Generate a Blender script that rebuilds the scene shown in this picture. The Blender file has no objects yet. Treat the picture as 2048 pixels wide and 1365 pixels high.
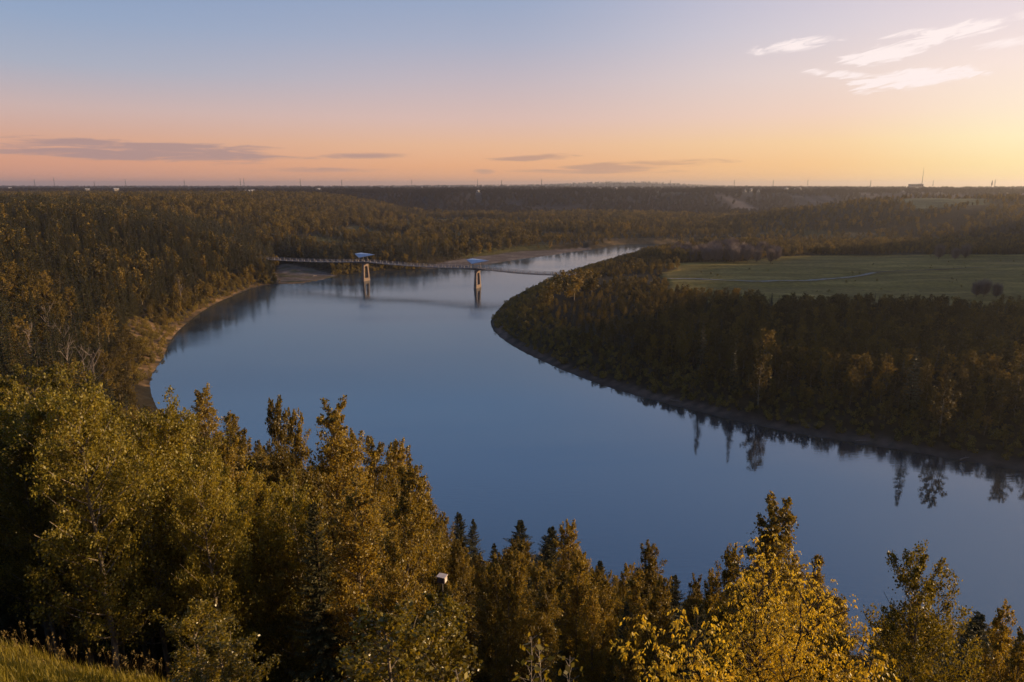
import bpy, math, random
import numpy as np
rng = np.random.default_rng(7)
random.seed(7)
R = math.radians
scene = bpy.context.scene
COL = scene.collection

# ------------------------------------------------------------------ camera
H = 60.0; FPX = 1365.0; PITCH = math.atan((682.5-372)/FPX)
SP, CP = math.sin(PITCH), math.cos(PITCH)
cam = bpy.data.cameras.new('camera'); cam.sensor_width = 36; cam.lens = FPX/2048*36
cam.clip_end = 60000; cam.clip_start = 0.2
cam_o = bpy.data.objects.new('camera', cam); COL.objects.link(cam_o)
cam_o.location = (0, 0, H); cam_o.rotation_euler = (math.pi/2-PITCH, 0, 0)
scene.camera = cam_o

def ray(u, v):
    a = (u-1024)/FPX; b = (682.5-v)/FPX
    return a, CP+b*SP, -SP+b*CP
def px_z(u, v, z=0.0):                 # where the sight line meets height z
    dx, dy, dz = ray(u, v); t = (z-H)/dz
    return dx*t, dy*t
def px_y(u, v, y):                     # where it is at distance y
    dx, dy, dz = ray(u, v); t = y/dy
    return dx*t, y, H+dz*t
def proj(x, y, z):
    f = y*CP-(z-H)*SP; up = y*SP+(z-H)*CP
    return 1024+FPX*x/f, 682.5-FPX*up/f

SUN_AZ, SUN_EL = R(82), R(9.0)
# ------------------------------------------------------------------ noise
def _hash(i, j, s):
    n = (i.astype(np.int64)*374761393 + j.astype(np.int64)*668265263 + s*1442695041) & 0x7fffffff
    n = ((n ^ (n >> 13))*1274126177) & 0x7fffffff
    return ((n ^ (n >> 16)) & 0xffff)/65535.0
def vnoise(x, y, s=0):
    x = np.asarray(x, float); y = np.asarray(y, float)
    i = np.floor(x); j = np.floor(y); u = x-i; w = y-j
    u = u*u*(3-2*u); w = w*w*(3-2*w); i = i.astype(int); j = j.astype(int)
    a = _hash(i, j, s); b = _hash(i+1, j, s); c = _hash(i, j+1, s); d = _hash(i+1, j+1, s)
    return (a*(1-u)+b*u)*(1-w)+(c*(1-u)+d*u)*w
def fbm(x, y, s=0, o=4):
    r = 0; a = .5
    for k in range(o):
        r = r+a*vnoise(x*2**k, y*2**k, s+k*17); a *= .5
    return r/(1-.5**o)
def ss(x, a=0., b=1.):
    t = np.clip((np.asarray(x, float)-a)/(b-a), 0, 1); return t*t*(3-2*t)

# ------------------------------------------------------------------ river outline
left_px = [(342,676),(385,636),(432,606),(472,590),(513,573),(560,568),(600,568),(645,560),(671,552.5),(700,549),(745,544),(800,541.5),(866,538),(930,532),
           (982,528.5),(1035,519),(1087,513),(1121,507.5),(1193,498),(1219,493),(1246,489.5),(1287,489.3),(1320,490)]
right_px = [(1365,494),(1290,503),(1220,519),(1150,540),(1095,561),(1045,583),(1008,606),(987,630),(978,648),(992,670),(1030,697),(1100,731),(1200,771),(1300,800),(1450,838),
            (1600,870),(1750,893),(1900,917),(2048,945)]
near_w = [(900,30),(400,60),(200,66),(100,70),(40,78),(0,92),(-32,110),(-60,136),(-86,163),(-103,187),(-116,210),(-124,235)]
leftW = near_w+[px_z(*p) for p in left_px]
rightW = [(235,752),(262,735)]+[px_z(*p) for p in right_px]+[(140,128),(200,125),(400,135),(900,190)]
def chaikin(P, n=2):
    P = np.array(P, float)
    for _ in range(n):
        a = P[:-1]*.75+P[1:]*.25; b = P[:-1]*.25+P[1:]*.75
        m = np.empty((len(a)*2, 2)); m[0::2] = a; m[1::2] = b
        P = np.vstack([P[:1], m, P[-1:]])
    return P
LS = chaikin(leftW+[(215,768)], 1); RS = chaikin(rightW, 1)
RIVER = np.vstack([LS, RS])
def dist_poly(x, y, P, closed=False):
    x = np.asarray(x, float).ravel(); y = np.asarray(y, float).ravel()
    d = np.full(x.shape, 1e18)
    Q = np.vstack([P, P[:1]]) if closed else P
    for (ax, ay), (bx, by) in zip(Q[:-1], Q[1:]):
        vx, vy = bx-ax, by-ay; L = vx*vx+vy*vy+1e-9
        t = np.clip(((x-ax)*vx+(y-ay)*vy)/L, 0, 1)
        d = np.minimum(d, (x-ax-t*vx)**2+(y-ay-t*vy)**2)
    return np.sqrt(d)
def inside(x, y, P):
    x = np.asarray(x, float).ravel(); y = np.asarray(y, float).ravel()
    c = np.zeros(x.shape, bool); n = len(P)
    for i in range(n):
        ax, ay = P[i]; bx, by = P[(i+1) % n]
        if ay == by: continue
        k = ((ay > y) != (by > y)) & (x < (bx-ax)*(y-ay)/(by-ay)+ax)
        c ^= k
    return c
BAR1 = np.array([px_z(u, v, .6) for u, v in [(560,569),(600,569),(645,561),(673,552.5),(640,543),(600,535),(575,531),(560,533)]])
BAR2 = np.array([px_z(u, v, .6) for u, v in [(860,540),(930,533),(982,529.5),(1035,520),(1087,514),(1121,508),(1193,498.6),(1168,496.5),(1114,500.5),(1035,505.5),(955,515),(884,527),(850,534)]])
ERO = np.array([px_z(u, v, 3.) for u, v in [(256,668),(272,655),(305,648),(350,650),(400,618),(470,584),(480,590),(432,612),(385,640),(345,680),(330,735),(300,745),(285,700),(262,690)]])
FIELD = np.array([(90,318),(80,345),(88,380),(92,425),(112,455),(108,488),(170,500),(205,535),(260,552),(330,545),(430,540),(520,500),(520,330),(420,285),(340,296),(290,280),(240,296),(200,288),(165,302),(130,296)], float)
CLEAR = np.array([(468,800),(560,820),(612,900),(600,950),(505,950),(490,870)], float)

def P_interp(d, pts):
    return np.interp(d, [p[0] for p in pts], [p[1] for p in pts])
PN = [(0,0),(3,.8),(20,8),(40,19.5),(55,30.5),(70,42.5),(80,50),(88,58.2),(100,58.6),(2000,60)]
PL = [(0,0),(3,.9),(10,4),(30,14),(60,26),(100,34),(150,38),(400,40),(3000,42)]
PR = [(0,0),(3,.7),(6,1.2),(14,3.6),(30,5),(60,6),(3000,7)]
def terrain(x, y):
    shp = np.shape(x); x = np.asarray(x, float).ravel(); y = np.asarray(y, float).ravel()
    dl = dist_poly(x, y, LS); dr = dist_poly(x, y, RS); ins = inside(x, y, RIVER)
    right = (dr < dl)
    d = np.minimum(dl, dr)
    # left / near side
    db = np.minimum(dist_poly(x, y, BAR1, True), dist_poly(x, y, BAR2, True)); inb = inside(x, y, BAR1) | inside(x, y, BAR2)
    dle = np.where(inb, 0, np.minimum(dl, np.maximum(db, 0)+1.0*(db < 60)))
    zn = P_interp(dl, PN); zl = P_interp(dle, PL)
    w = ss(y, 90, 210)
    w = np.maximum(w, ss(-x, 120, 260)*ss(y, 20, 90))
    zleft = zn*(1-w)+zl*w
    cap = 5+34*ss(-x, 120, 385)
    k = ss(y, 440, 570)
    zleft = np.where(y > 440, zleft*(1-k)+np.minimum(zleft, cap)*k, zleft)
    zleft = np.where(y > 760, np.minimum(zleft, cap*1.0), zleft)
    zleft = np.where(inb, .25+.03*np.minimum(dl, 40), zleft)
    # right side
    zr = P_interp(dr, PR)
    wall = 66*ss(x-.75*y-55, 0, 110)*ss(dr, 10, 150)*ss(y, 150, 230)*(1-.35*ss(y, 420, 800))  # unseen high ground outside the picture, shaped to shade the inner bank
    hill = 41*ss(x, 190, 560)*ss(y, 535, 880)*(1-.8*ss(y, 940, 1150))+30*ss(x-.8*y, 40, 320)*ss(y, 500, 700)+5*(fbm(x/110., y/80., 27)-.5)*ss(x, 250, 400)*ss(y, 540, 700)  # the outer rise, past the picture edge, is added for its shade
    z = np.where(right, np.maximum(np.maximum(zr, wall), zr*.3+hill), zleft)
    z = np.where(right, z, np.maximum(z, hill*ss(y, 700, 800)))
    # far valley side and plateau
    yw = 1330+90*np.sin(x/330.)+120*(fbm(x/260., y/900., 5)-.5)
    far = 5+38*ss(y-yw, 0, 330)*(1-.0)
    gully = 10*(vnoise(x/70., y/400., 9)-.4)*ss(y-yw, 0, 120)*(1-ss(y-yw, 240, 420))
    z = np.maximum(z, far*ss(y, 1150, 1400)+gully)
    z = z+ss(y, 2500, 6000)*5*(fbm(x/900., y/900., 21)-.2)
    z = z+40*np.exp(-((x-1090)/560.)**2)*ss(y, 5200, 6500)+12*np.exp(-((x-60)/900.)**2)*ss(y, 4000, 6000)
    z = z-14*ss(x, 1500, 4500)*ss(y, 2500, 5000)
    # knoll at the camera's left foot, roughness
    z = z+-3.2*ss(y+.25*(fbm(x/2., y/2., 12)-.5), 18.7, 23.5)*ss(-x, 5, 11)*(1-ss(y, 40, 58))-2.4*np.exp(-(((x+2)/7.)**2+((y-24)/12.)**2))
    rough = (fbm(x/14., y/14., 3)-.5)*2.2*ss(d, 8, 40)
    fl = inside(x, y, FIELD)
    z = z+np.where(fl, (fbm(x/70., y/30., 4)-.5)*4.0, rough)
    z = z+(fbm(x/2.2, y/2.2, 8, 3)-.5)*.5*ss(d, .5, 6)*(y < 420)
    z = np.where(ins, -np.minimum(d*.35, 3.), np.maximum(z, np.where(d < 2, d*.2, .35)))
    return z.reshape(shp)
def tz(x, y): return float(terrain(np.array([x]), np.array([y]))[0])

# ------------------------------------------------------------------ helpers
def mesh_np(name, V, F, mats, fmat=None, smooth=False):
    """V (n,3); F (m,k) quads or tris, or list of such arrays"""
    me = bpy.data.meshes.new(name)
    Fs = F if isinstance(F, list) else [F]
    Fs = [np.asarray(f, np.int32) for f in Fs if len(f)]
    V = np.asarray(V, np.float32)
    me.vertices.add(len(V)); me.vertices.foreach_set('co', V.ravel())
    nl = sum(f.size for f in Fs); npy = sum(len(f) for f in Fs)
    me.loops.add(nl); me.loops.foreach_set('vertex_index', np.concatenate([f.ravel() for f in Fs]))
    me.polygons.add(npy)
    tot = np.concatenate([np.full(len(f), f.shape[1], np.int32) for f in Fs])
    st = np.concatenate([[0], np.cumsum(tot)[:-1]]).astype(np.int32)
    me.polygons.foreach_set('loop_start', st); me.polygons.foreach_set('loop_total', tot)
    if fmat is not None: me.polygons.foreach_set('material_index', np.asarray(fmat, np.int32))
    me.polygons.foreach_set('use_smooth', np.full(npy, smooth))
    for m in mats: me.materials.append(m)
    me.update(calc_edges=True); me.validate()
    return me
def link(name, me, parent=None, loc=None):
    o = bpy.data.objects.new(name, me); COL.objects.link(o)
    if parent: o.parent = parent
    if loc is not None: o.location = loc
    return o
def tag(o, label=None, cat=None, group=None, kind=None):
    if label: o['label'] = label
    if cat: o['category'] = cat
    if group: o['group'] = group
    if kind: o['kind'] = kind
    return o
def thing(name, loc, label, cat, group=None, rz=0.):
    o = bpy.data.objects.new(name, None); COL.objects.link(o); o.location = loc; o.rotation_euler.z = rz
    o.empty_display_size = .5
    return tag(o, label, cat, group)
class MB:
    def __init__(s): s.V = []; s.F = []; s.n = 0
    def add(s, V, F):
        s.V.append(np.asarray(V, float)); s.F += [[i+s.n for i in f] for f in F]; s.n += len(V)
    def box(s, c, size, rz=0., taper=1.):
        x, y, z = [q/2 for q in size]; V = []
        for sz in (-1, 1):
            k = taper if sz > 0 else 1.
            for sx, sy in ((-1,-1),(1,-1),(1,1),(-1,1)):
                px, py = sx*x*k, sy*y*k
                V.append((c[0]+px*math.cos(rz)-py*math.sin(rz), c[1]+px*math.sin(rz)+py*math.cos(rz), c[2]+sz*z))
        s.add(V, [(3,2,1,0),(4,5,6,7),(0,1,5,4),(1,2,6,5),(2,3,7,6),(3,0,4,7)])
    def bar(s, a, b, w, w2=None):
        V, F = tube([a, b], [w, w2 if w2 else w], 5); s.add(V, F.tolist())
    def build(s, name, mat, parent=None, smooth=False):
        V = np.vstack(s.V); tri = [f for f in s.F if len(f) == 3]; q = [f for f in s.F if len(f) == 4]; ng = [f for f in s.F if len(f) > 4]
        Fs = [np.array(a) for a in (tri, q) if a]+[np.array([f]) for f in ng]
        return link(name, mesh_np(name, V, Fs, [mat], smooth=smooth), parent)
def tube(P, r, n=5):
    P = np.asarray(P, float); r = np.asarray(r, float)
    T = np.gradient(P, axis=0) if len(P) > 1 else P
    T /= np.linalg.norm(T, axis=1, keepdims=True)+1e-9
    ref = np.where(np.abs(T[:, 2:3]) > .9, np.array([[1., 0, 0]]), np.array([[0, 0, 1.]]))
    A = np.cross(T, ref); A /= np.linalg.norm(A, axis=1, keepdims=True)+1e-9
    B = np.cross(T, A)
    th = np.linspace(0, 2*math.pi, n, endpoint=False)
    V = (P[:, None, :]+r[:, None, None]*(A[:, None, :]*np.cos(th)[None, :, None]+B[:, None, :]*np.sin(th)[None, :, None])).reshape(-1, 3)
    m = len(P); i = np.arange(m-1)[:, None]*n; j = np.arange(n)[None, :]; k = (j+1) % n
    F = np.stack([(i+j), (i+k), (i+n+k), (i+n+j)], -1).reshape(-1, 4)
    return V, F

# ------------------------------------------------------------------ materials
def nodes(name):
    m = bpy.data.materials.new(name); m.use_nodes = True; nt = m.node_tree; nt.nodes.clear()
    return m, nt
def N(nt, t, **kw):
    n = nt.nodes.new(t)
    for k, v in kw.items():
        if k.startswith('i_'):
            key = k[2:]; key = int(key) if key.isdigit() else key.replace('_', ' ')
            n.inputs[key].default_value = v
        else: setattr(n, k, v)
    return n
def ramp(nt, stops, fac=None, interp='LINEAR'):
    r = nt.nodes.new('ShaderNodeValToRGB'); r.color_ramp.interpolation = interp
    el = r.color_ramp.elements
    while len(el) < len(stops): el.new(.5)
    for e, (p, c) in zip(el, stops): e.position = p; e.color = (*c, 1) if len(c) == 3 else c
    if fac is not None: nt.links.new(fac, r.inputs[0])
    return r
def leaf_mat(name, cols, trans=.35, rough=.42, spec=.5, tcol=None, own=.45):
    """cols: dark..light leaf colours; every leaf and every tree varies between them"""
    m, nt = nodes(name); L = nt.links.new
    geo = N(nt, 'ShaderNodeNewGeometry'); oi = N(nt, 'ShaderNodeObjectInfo')
    a = N(nt, 'ShaderNodeMath', operation='MULTIPLY', i_1=1-own); L(geo.outputs['Random Per Island'], a.inputs[0])
    b = N(nt, 'ShaderNodeMath', operation='MULTIPLY_ADD', i_1=own); L(oi.outputs['Random'], b.inputs[0]); L(a.outputs[0], b.inputs[2])
    r = ramp(nt, [(i/(len(cols)-1), c) for i, c in enumerate(cols)], b.outputs[0])
    p = N(nt, 'ShaderNodeBsdfPrincipled', i_Roughness=rough); p.inputs['Specular IOR Level'].default_value = spec
    L(r.outputs[0], p.inputs['Base Color'])
    t = N(nt, 'ShaderNodeBsdfTranslucent')
    mul = N(nt, 'ShaderNodeMixRGB', blend_type='MULTIPLY'); mul.inputs[0].default_value = 1; mul.inputs[2].default_value = (*(tcol or (1.5, 1.3, .5)), 1)
    L(r.outputs[0], mul.inputs[1]); L(mul.outputs[0], t.inputs[0])
    mx = N(nt, 'ShaderNodeMixShader'); mx.inputs[0].default_value = trans
    L(p.outputs[0], mx.inputs[1]); L(t.outputs[0], mx.inputs[2])
    o = N(nt, 'ShaderNodeOutputMaterial'); L(mx.outputs[0], o.inputs[0])
    return m
def noisy_mat(name, c1, c2, scale=3., rough=.8, spec=.3, metal=0., bump=0., coords='Object', stretch=(1,1,1), detail=5):
    m, nt = nodes(name); L = nt.links.new
    tc = N(nt, 'ShaderNodeTexCoord'); mp = N(nt, 'ShaderNodeMapping'); mp.inputs['Scale'].default_value = stretch
    L(tc.outputs[coords], mp.inputs[0])
    nz = N(nt, 'ShaderNodeTexNoise', i_Scale=scale, i_Detail=float(detail)); L(mp.outputs[0], nz.inputs['Vector'])
    r = ramp(nt, [(.3, c1), (.7, c2)], nz.outputs[0])
    p = N(nt, 'ShaderNodeBsdfPrincipled', i_Roughness=rough, i_Metallic=metal); p.inputs['Specular IOR Level'].default_value = spec
    L(r.outputs[0], p.inputs['Base Color'])
    if bump:
        bn = N(nt, 'ShaderNodeBump', i_Strength=bump); L(nz.outputs[0], bn.inputs['Height']); L(bn.outputs[0], p.inputs['Normal'])
    o = N(nt, 'ShaderNodeOutputMaterial'); L(p.outputs[0], o.inputs[0])
    return m
M = {}
M['poplar'] = leaf_mat('poplar_leaf', [(.050,.037,.010),(.125,.092,.018),(.235,.172,.030),(.46,.33,.06)], trans=.45, rough=.45, spec=.45)
M['aspen'] = leaf_mat('aspen_leaf', [(.060,.050,.011),(.145,.118,.018),(.27,.215,.030),(.50,.39,.06)], trans=.48, rough=.45, spec=.45)
M['spruce'] = leaf_mat('spruce_needle', [(.026,.026,.011),(.044,.041,.014),(.068,.060,.018),(.10,.082,.024)], trans=.08, rough=.6, spec=.25)
M['maple'] = leaf_mat('maple_leaf', [(.32,.22,.02),(.50,.36,.03),(.66,.49,.05),(.82,.62,.09)], trans=.5, rough=.45, spec=.4, tcol=(1.25,1.1,.55))
M['sapling'] = leaf_mat('sapling_leaf', [(.07,.058,.01),(.13,.105,.015),(.21,.165,.02),(.32,.24,.03)], trans=.4, rough=.35, spec=.5)
M['far_leaf'] = leaf_mat('far_leaf', [(.037,.029,.011),(.080,.059,.016),(.15,.105,.022),(.27,.172,.032)], trans=.28, rough=.6, spec=.2, own=.68)
M['hill_leaf'] = leaf_mat('far_hill_leaf', [(.034,.027,.024),(.045,.035,.030),(.055,.043,.036)], trans=.05, rough=.9, spec=.0)
M['bush'] = leaf_mat('bush_leaf', [(.06,.05,.012),(.13,.10,.018),(.24,.17,.03),(.34,.22,.04)], trans=.25, rough=.5, spec=.3)
M['twig'] = leaf_mat('bare_twig', [(.12,.085,.075),(.17,.125,.11),(.21,.16,.14),(.25,.19,.17)], trans=.0, rough=.8, spec=.1)
M['bark'] = noisy_mat('aspen_bark', (.10,.075,.05), (.30,.24,.17), 6, .75, stretch=(1,1,.3))
M['dark_bark'] = noisy_mat('spruce_bark', (.035,.025,.018), (.08,.055,.04), 6, .85)
M['snag'] = noisy_mat('dead_wood', (.12,.095,.08), (.24,.19,.17), 8, .8)
M['grass'] = leaf_mat('grass_blade', [(.10,.09,.012),(.17,.14,.018),(.26,.20,.025),(.34,.25,.04)], trans=.35, rough=.5, spec=.3, tcol=(1.2,1.1,.4))
M['seed'] = leaf_mat('seed_head', [(.17,.12,.045),(.24,.17,.06),(.32,.22,.08)], trans=.3, rough=.7, spec=.2)
M['concrete'] = noisy_mat('pier_concrete', (.15,.105,.085), (.23,.17,.14), .8, .85, bump=.1)
M['deck'] = noisy_mat('deck_concrete', (.12,.105,.10), (.18,.16,.155), 1.2, .8)
M['steel'] = noisy_mat('pale_railing_steel', (.26,.22,.20), (.38,.33,.31), 2, .5, spec=.5)
M['sail'] = noisy_mat('sail_metal', (.42,.44,.50), (.52,.54,.60), 1, .3, spec=.8, metal=.8)
M['mast'] = noisy_mat('pylon_steel', (.06,.055,.055), (.10,.09,.09), 1, .6)
M['roof'] = noisy_mat('shed_roof', (.30,.28,.28), (.45,.42,.42), .3, .5)
M['pale_wall'] = noisy_mat('pale_siding', (.22,.18,.15), (.32,.27,.23), .2, .6, spec=.3)
M['glass'] = noisy_mat('window_glass', (.03,.03,.035), (.05,.05,.06), 1, .15, spec=.8)
M['white'] = noisy_mat('white_panel', (.62,.52,.48), (.74,.64,.58), 4, .6)
M['panel_side'] = noisy_mat('grey_panel_side', (.10,.09,.12), (.15,.13,.17), 4, .7)
M['gravel_path'] = noisy_mat('path_gravel', (.20,.19,.17), (.30,.28,.25), .5, .9)

# ------------------------------------------------------------------ ground
def axis(fine0, fine1, step, lo, hi, g):
    a = list(np.arange(fine0, fine1+step, step)); s = step
    while a[-1] < hi: s *= g; a.append(a[-1]+s)
    s = step
    while a[0] > lo: s *= g; a.insert(0, a[0]-s)
    return np.array(a)
gx = axis(-330, 330, 2.6, -15000, 15000, 1.045); gy = axis(-10, 560, 2.4, -900, 17000, 1.03)
GX, GY = np.meshgrid(gx, gy); GZ = terrain(GX, GY)
V = np.stack([GX, GY, GZ], -1).reshape(-1, 3)
nx, ny = len(gx), len(gy)
i = (np.arange(ny-1)[:, None]*nx+np.arange(nx-1)[None, :]).ravel()
F = np.stack([i, i+1, i+nx+1, i+nx], -1)
m, nt = nodes('ground_cover'); L = nt.links.new
at = N(nt, 'ShaderNodeAttribute', attribute_name='cover'); tc = N(nt, 'ShaderNodeTexCoord')
n1 = N(nt, 'ShaderNodeTexNoise', i_Scale=.35, i_Detail=8., i_Roughness=.65); L(tc.outputs['Object'], n1.inputs['Vector'])
mp = N(nt, 'ShaderNodeMapping'); mp.inputs['Scale'].default_value = (.012, .035, 1); L(tc.outputs['Object'], mp.inputs[0])
n2 = N(nt, 'ShaderNodeTexNoise', i_Scale=1., i_Detail=6.); L(mp.outputs[0], n2.inputs['Vector'])
mr = N(nt, 'ShaderNodeMapRange'); mr.inputs[1].default_value = .3; mr.inputs[2].default_value = .7; mr.inputs[3].default_value = .6; mr.inputs[4].default_value = 1.35
L(n1.outputs[0], mr.inputs[0])
mr2 = N(nt, 'ShaderNodeMapRange'); mr2.inputs[1].default_value = .3; mr2.inputs[2].default_value = .7; mr2.inputs[3].default_value = .72; mr2.inputs[4].default_value = 1.28
L(n2.outputs[0], mr2.inputs[0])
mm = N(nt, 'ShaderNodeMath', operation='MULTIPLY'); L(mr.outputs[0], mm.inputs[0]); L(mr2.outputs[0], mm.inputs[1])
vm = N(nt, 'ShaderNodeVectorMath', operation='SCALE'); L(at.outputs['Color'], vm.inputs[0]); L(mm.outputs[0], vm.inputs['Scale'])
p = N(nt, 'ShaderNodeBsdfPrincipled', i_Roughness=.95); p.inputs['Specular IOR Level'].default_value = .1
L(vm.outputs[0], p.inputs['Base Color'])
bn = N(nt, 'ShaderNodeBump', i_Strength=.5, i_Distance=.4); L(n1.outputs[0], bn.inputs['Height']); L(bn.outputs[0], p.inputs['Normal'])
o = N(nt, 'ShaderNodeOutputMaterial'); L(p.outputs[0], o.inputs[0])
ground_mat = m
x, y, z = V.T
dl = dist_poly(x, y, LS); dr = dist_poly(x, y, RS); ins = inside(x, y, RIVER); d = np.minimum(dl, dr)
C = np.tile(np.array([.032, .024, .013]), (len(V), 1))
def put(mask, c, w=None):
    w = (mask.astype(float) if w is None else mask*w)[:, None]
    C[:] = C*(1-w)+np.array(c)*w
nearland = (dl < dr) & (y < 40) & (dl > 60)
gk = (x < -8) & (y < 19.4) & (x > -34)
put(gk & (y > 2), (.10,.08,.02))
put(~gk & (y > 8) & (y < 60) & (dl < dr), (.030,.021,.012), .7)
pat = fbm(x/90., y/60., 31)
put((y > 560) & (y < 1330) & (z < 12), (.070,.062,.022), ss(pat, .45, .6))
put((y > 560) & (y < 1330) & (z < 12), (.15,.10,.05), ss(fbm(x/120., y/20., 44), .58, .7)*.7)
fp = inside(x, y, FIELD)
put(fp, (.17,.125,.028)); put(fp, (.25,.18,.050), ss(fbm(x/50., y/9., 13), .5, .62)*.8)
put(inside(x, y, CLEAR), (.11,.105,.05))
for i0, B in enumerate((BAR1, BAR2)):
    put(inside(x, y, B) | (dist_poly(x, y, B, True) < 1.5), (.13,.095,.075))
    put(inside(x, y, B), (.19,.15,.125), ss(fbm(x/12., y/2.5, 50+i0), .5, .62))
    if i0 == 0: put(inside(x, y, B), (.09,.085,.035), ss(fbm(x/8., y/3., 57), .56, .64))
put(inside(x, y, ERO) | ((dl < 3.5) & (x < -60) & (y > 200) & (y < 440)), (.24,.145,.07), .3+.7*ss(fbm(x/6., y/6., 61), .4, .6))
put((dr < 5) & ~ins & (y < 290), (.045,.032,.024)); put((dr < 3.2+1.2*fbm(x/9., y/9., 63)) & (dr > 1.7) & ~ins, (.13,.090,.070), .35+.65*ss(fbm(x/16., y/16., 68), .35, .6)); put((dr < 1.6) & ~ins & (y < 330), (.06,.05,.042))
fw = (y > 1300) & (y < 1900)
put(fw, (.040,.031,.028)); put(fw & (x > 500), (.24,.19,.17), ss(fbm(x/60., y/200., 71), .60, .68)*(z < 46)*(z > 12))
for ex, ey, er in ((690, 1500, 60), (860, 1520, 75), (500, 1520, 35), (1010, 1540, 50)):
    put(np.hypot((x-ex)/er, (y-ey)/170) < 1, (.12,.092,.08), ss(fbm(x/22., y/160., 72), .36, .55))
put((y >= 1700), (.048,.040,.026)); put(y > 1700, (.10,.085,.05), ss(fbm(x/420., y/300., 77), .55, .62))
put(ins, (.03,.03,.025))
me = mesh_np('ground', V, F, [ground_mat], smooth=True)
ca = me.color_attributes.new('cover', 'FLOAT_COLOR', 'POINT')
ca.data.foreach_set('color', np.hstack([C, np.ones((len(C), 1))]).astype(np.float32).ravel())
tag(link('ground', me), kind='structure')

# ------------------------------------------------------------------ water
m, nt = nodes('river_water'); L = nt.links.new
tc = N(nt, 'ShaderNodeTexCoord')
mp = N(nt, 'ShaderNodeMapping'); mp.inputs['Scale'].default_value = (.22, .9, 1); mp.inputs['Rotation'].default_value = (0, 0, .25); L(tc.outputs['Object'], mp.inputs[0])
nz = N(nt, 'ShaderNodeTexNoise', i_Scale=1.6, i_Detail=3.); L(mp.outputs[0], nz.inputs['Vector'])
mp2 = N(nt, 'ShaderNodeMapping'); mp2.inputs['Scale'].default_value = (.010, .03, 1); L(tc.outputs['Object'], mp2.inputs[0])
nb = N(nt, 'ShaderNodeTexNoise', i_Scale=1., i_Detail=4.); L(mp2.outputs[0], nb.inputs['Vector'])
sy_ = N(nt, 'ShaderNodeSeparateXYZ'); L(tc.outputs['Object'], sy_.inputs[0])
ry = N(nt, 'ShaderNodeMapRange'); ry.inputs[1].default_value = 150; ry.inputs[2].default_value = 420; ry.inputs[3].default_value = 0; ry.inputs[4].default_value = .07
L(sy_.outputs[1], ry.inputs[0]); radd = N(nt, 'ShaderNodeMath', operation='ADD'); L(ry.outputs[0], radd.inputs[1])
rr = N(nt, 'ShaderNodeMapRange'); rr.inputs[1].default_value = .35; rr.inputs[2].default_value = .68; rr.inputs[3].default_value = .03; rr.inputs[4].default_value = .10
L(nb.outputs[0], rr.inputs[0]); L(rr.outputs[0], radd.inputs[0])
rb = N(nt, 'ShaderNodeMapRange'); rb.inputs[1].default_value = .45; rb.inputs[2].default_value = .65; rb.inputs[3].default_value = .03; rb.inputs[4].default_value = .34; L(nb.outputs[0], rb.inputs[0])
bn = N(nt, 'ShaderNodeBump', i_Distance=.10); L(rb.outputs[0], bn.inputs['Strength']); L(nz.outputs[0], bn.inputs['Height'])
df = N(nt, 'ShaderNodeBsdfDiffuse'); df.inputs[0].default_value = (.022, .032, .042, 1)
gl = N(nt, 'ShaderNodeBsdfGlossy'); gl.inputs[0].default_value = (.88, .96, .98, 1); L(radd.outputs[0], gl.inputs['Roughness']); L(bn.outputs[0], gl.inputs['Normal'])
fr = N(nt, 'ShaderNodeFresnel', i_IOR=4.2); L(bn.outputs[0], fr.inputs['Normal'])
mx = N(nt, 'ShaderNodeMixShader'); L(fr.outputs[0], mx.inputs[0]); L(df.outputs[0], mx.inputs[1]); L(gl.outputs[0], mx.inputs[2])
o = N(nt, 'ShaderNodeOutputMaterial'); L(mx.outputs[0], o.inputs[0])
me = mesh_np('water', [(-420, 20, 0), (1100, 20, 0), (1100, 860, 0), (-420, 860, 0)], np.array([[0, 1, 2, 3]]), [m])
tag(link('water', me), kind='structure')

# ------------------------------------------------------------------ footpath on the meadow
def ribbon(name, pxs, w, z0, mat, lift=.10):
    P = chaikin([px_z(u, v, z0) for u, v in pxs], 3)
    T = np.gradient(P, axis=0); T /= np.linalg.norm(T, axis=1, keepdims=True); Nn = np.stack([-T[:, 1], T[:, 0]], 1)
    rows = [P+Nn*w*k for k in (-.5, -.17, .17, .5)]
    A = np.stack(rows, 1).reshape(-1, 2); Z = terrain(A[:, 0], A[:, 1])+lift
    n = len(P); i = (np.arange(n-1)[:, None]*4+np.arange(3)[None, :]).ravel()
    me = mesh_np(name, np.column_stack([A, Z]), np.stack([i, i+1, i+5, i+4], -1), [mat])
    return tag(link(name, me), kind='structure')
ribbon('path', [(1325,560),(1400,563),(1500,564.5),(1580,564),(1640,561),(1690,552),(1750,545)], 2.6, 6.3, M['gravel_path'], .35)
ribbon('path', [(1750,545),(1800,540),(1880,537),(2048,534)], 1.6, 6.3, M['dark_bark'], .35)

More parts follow.
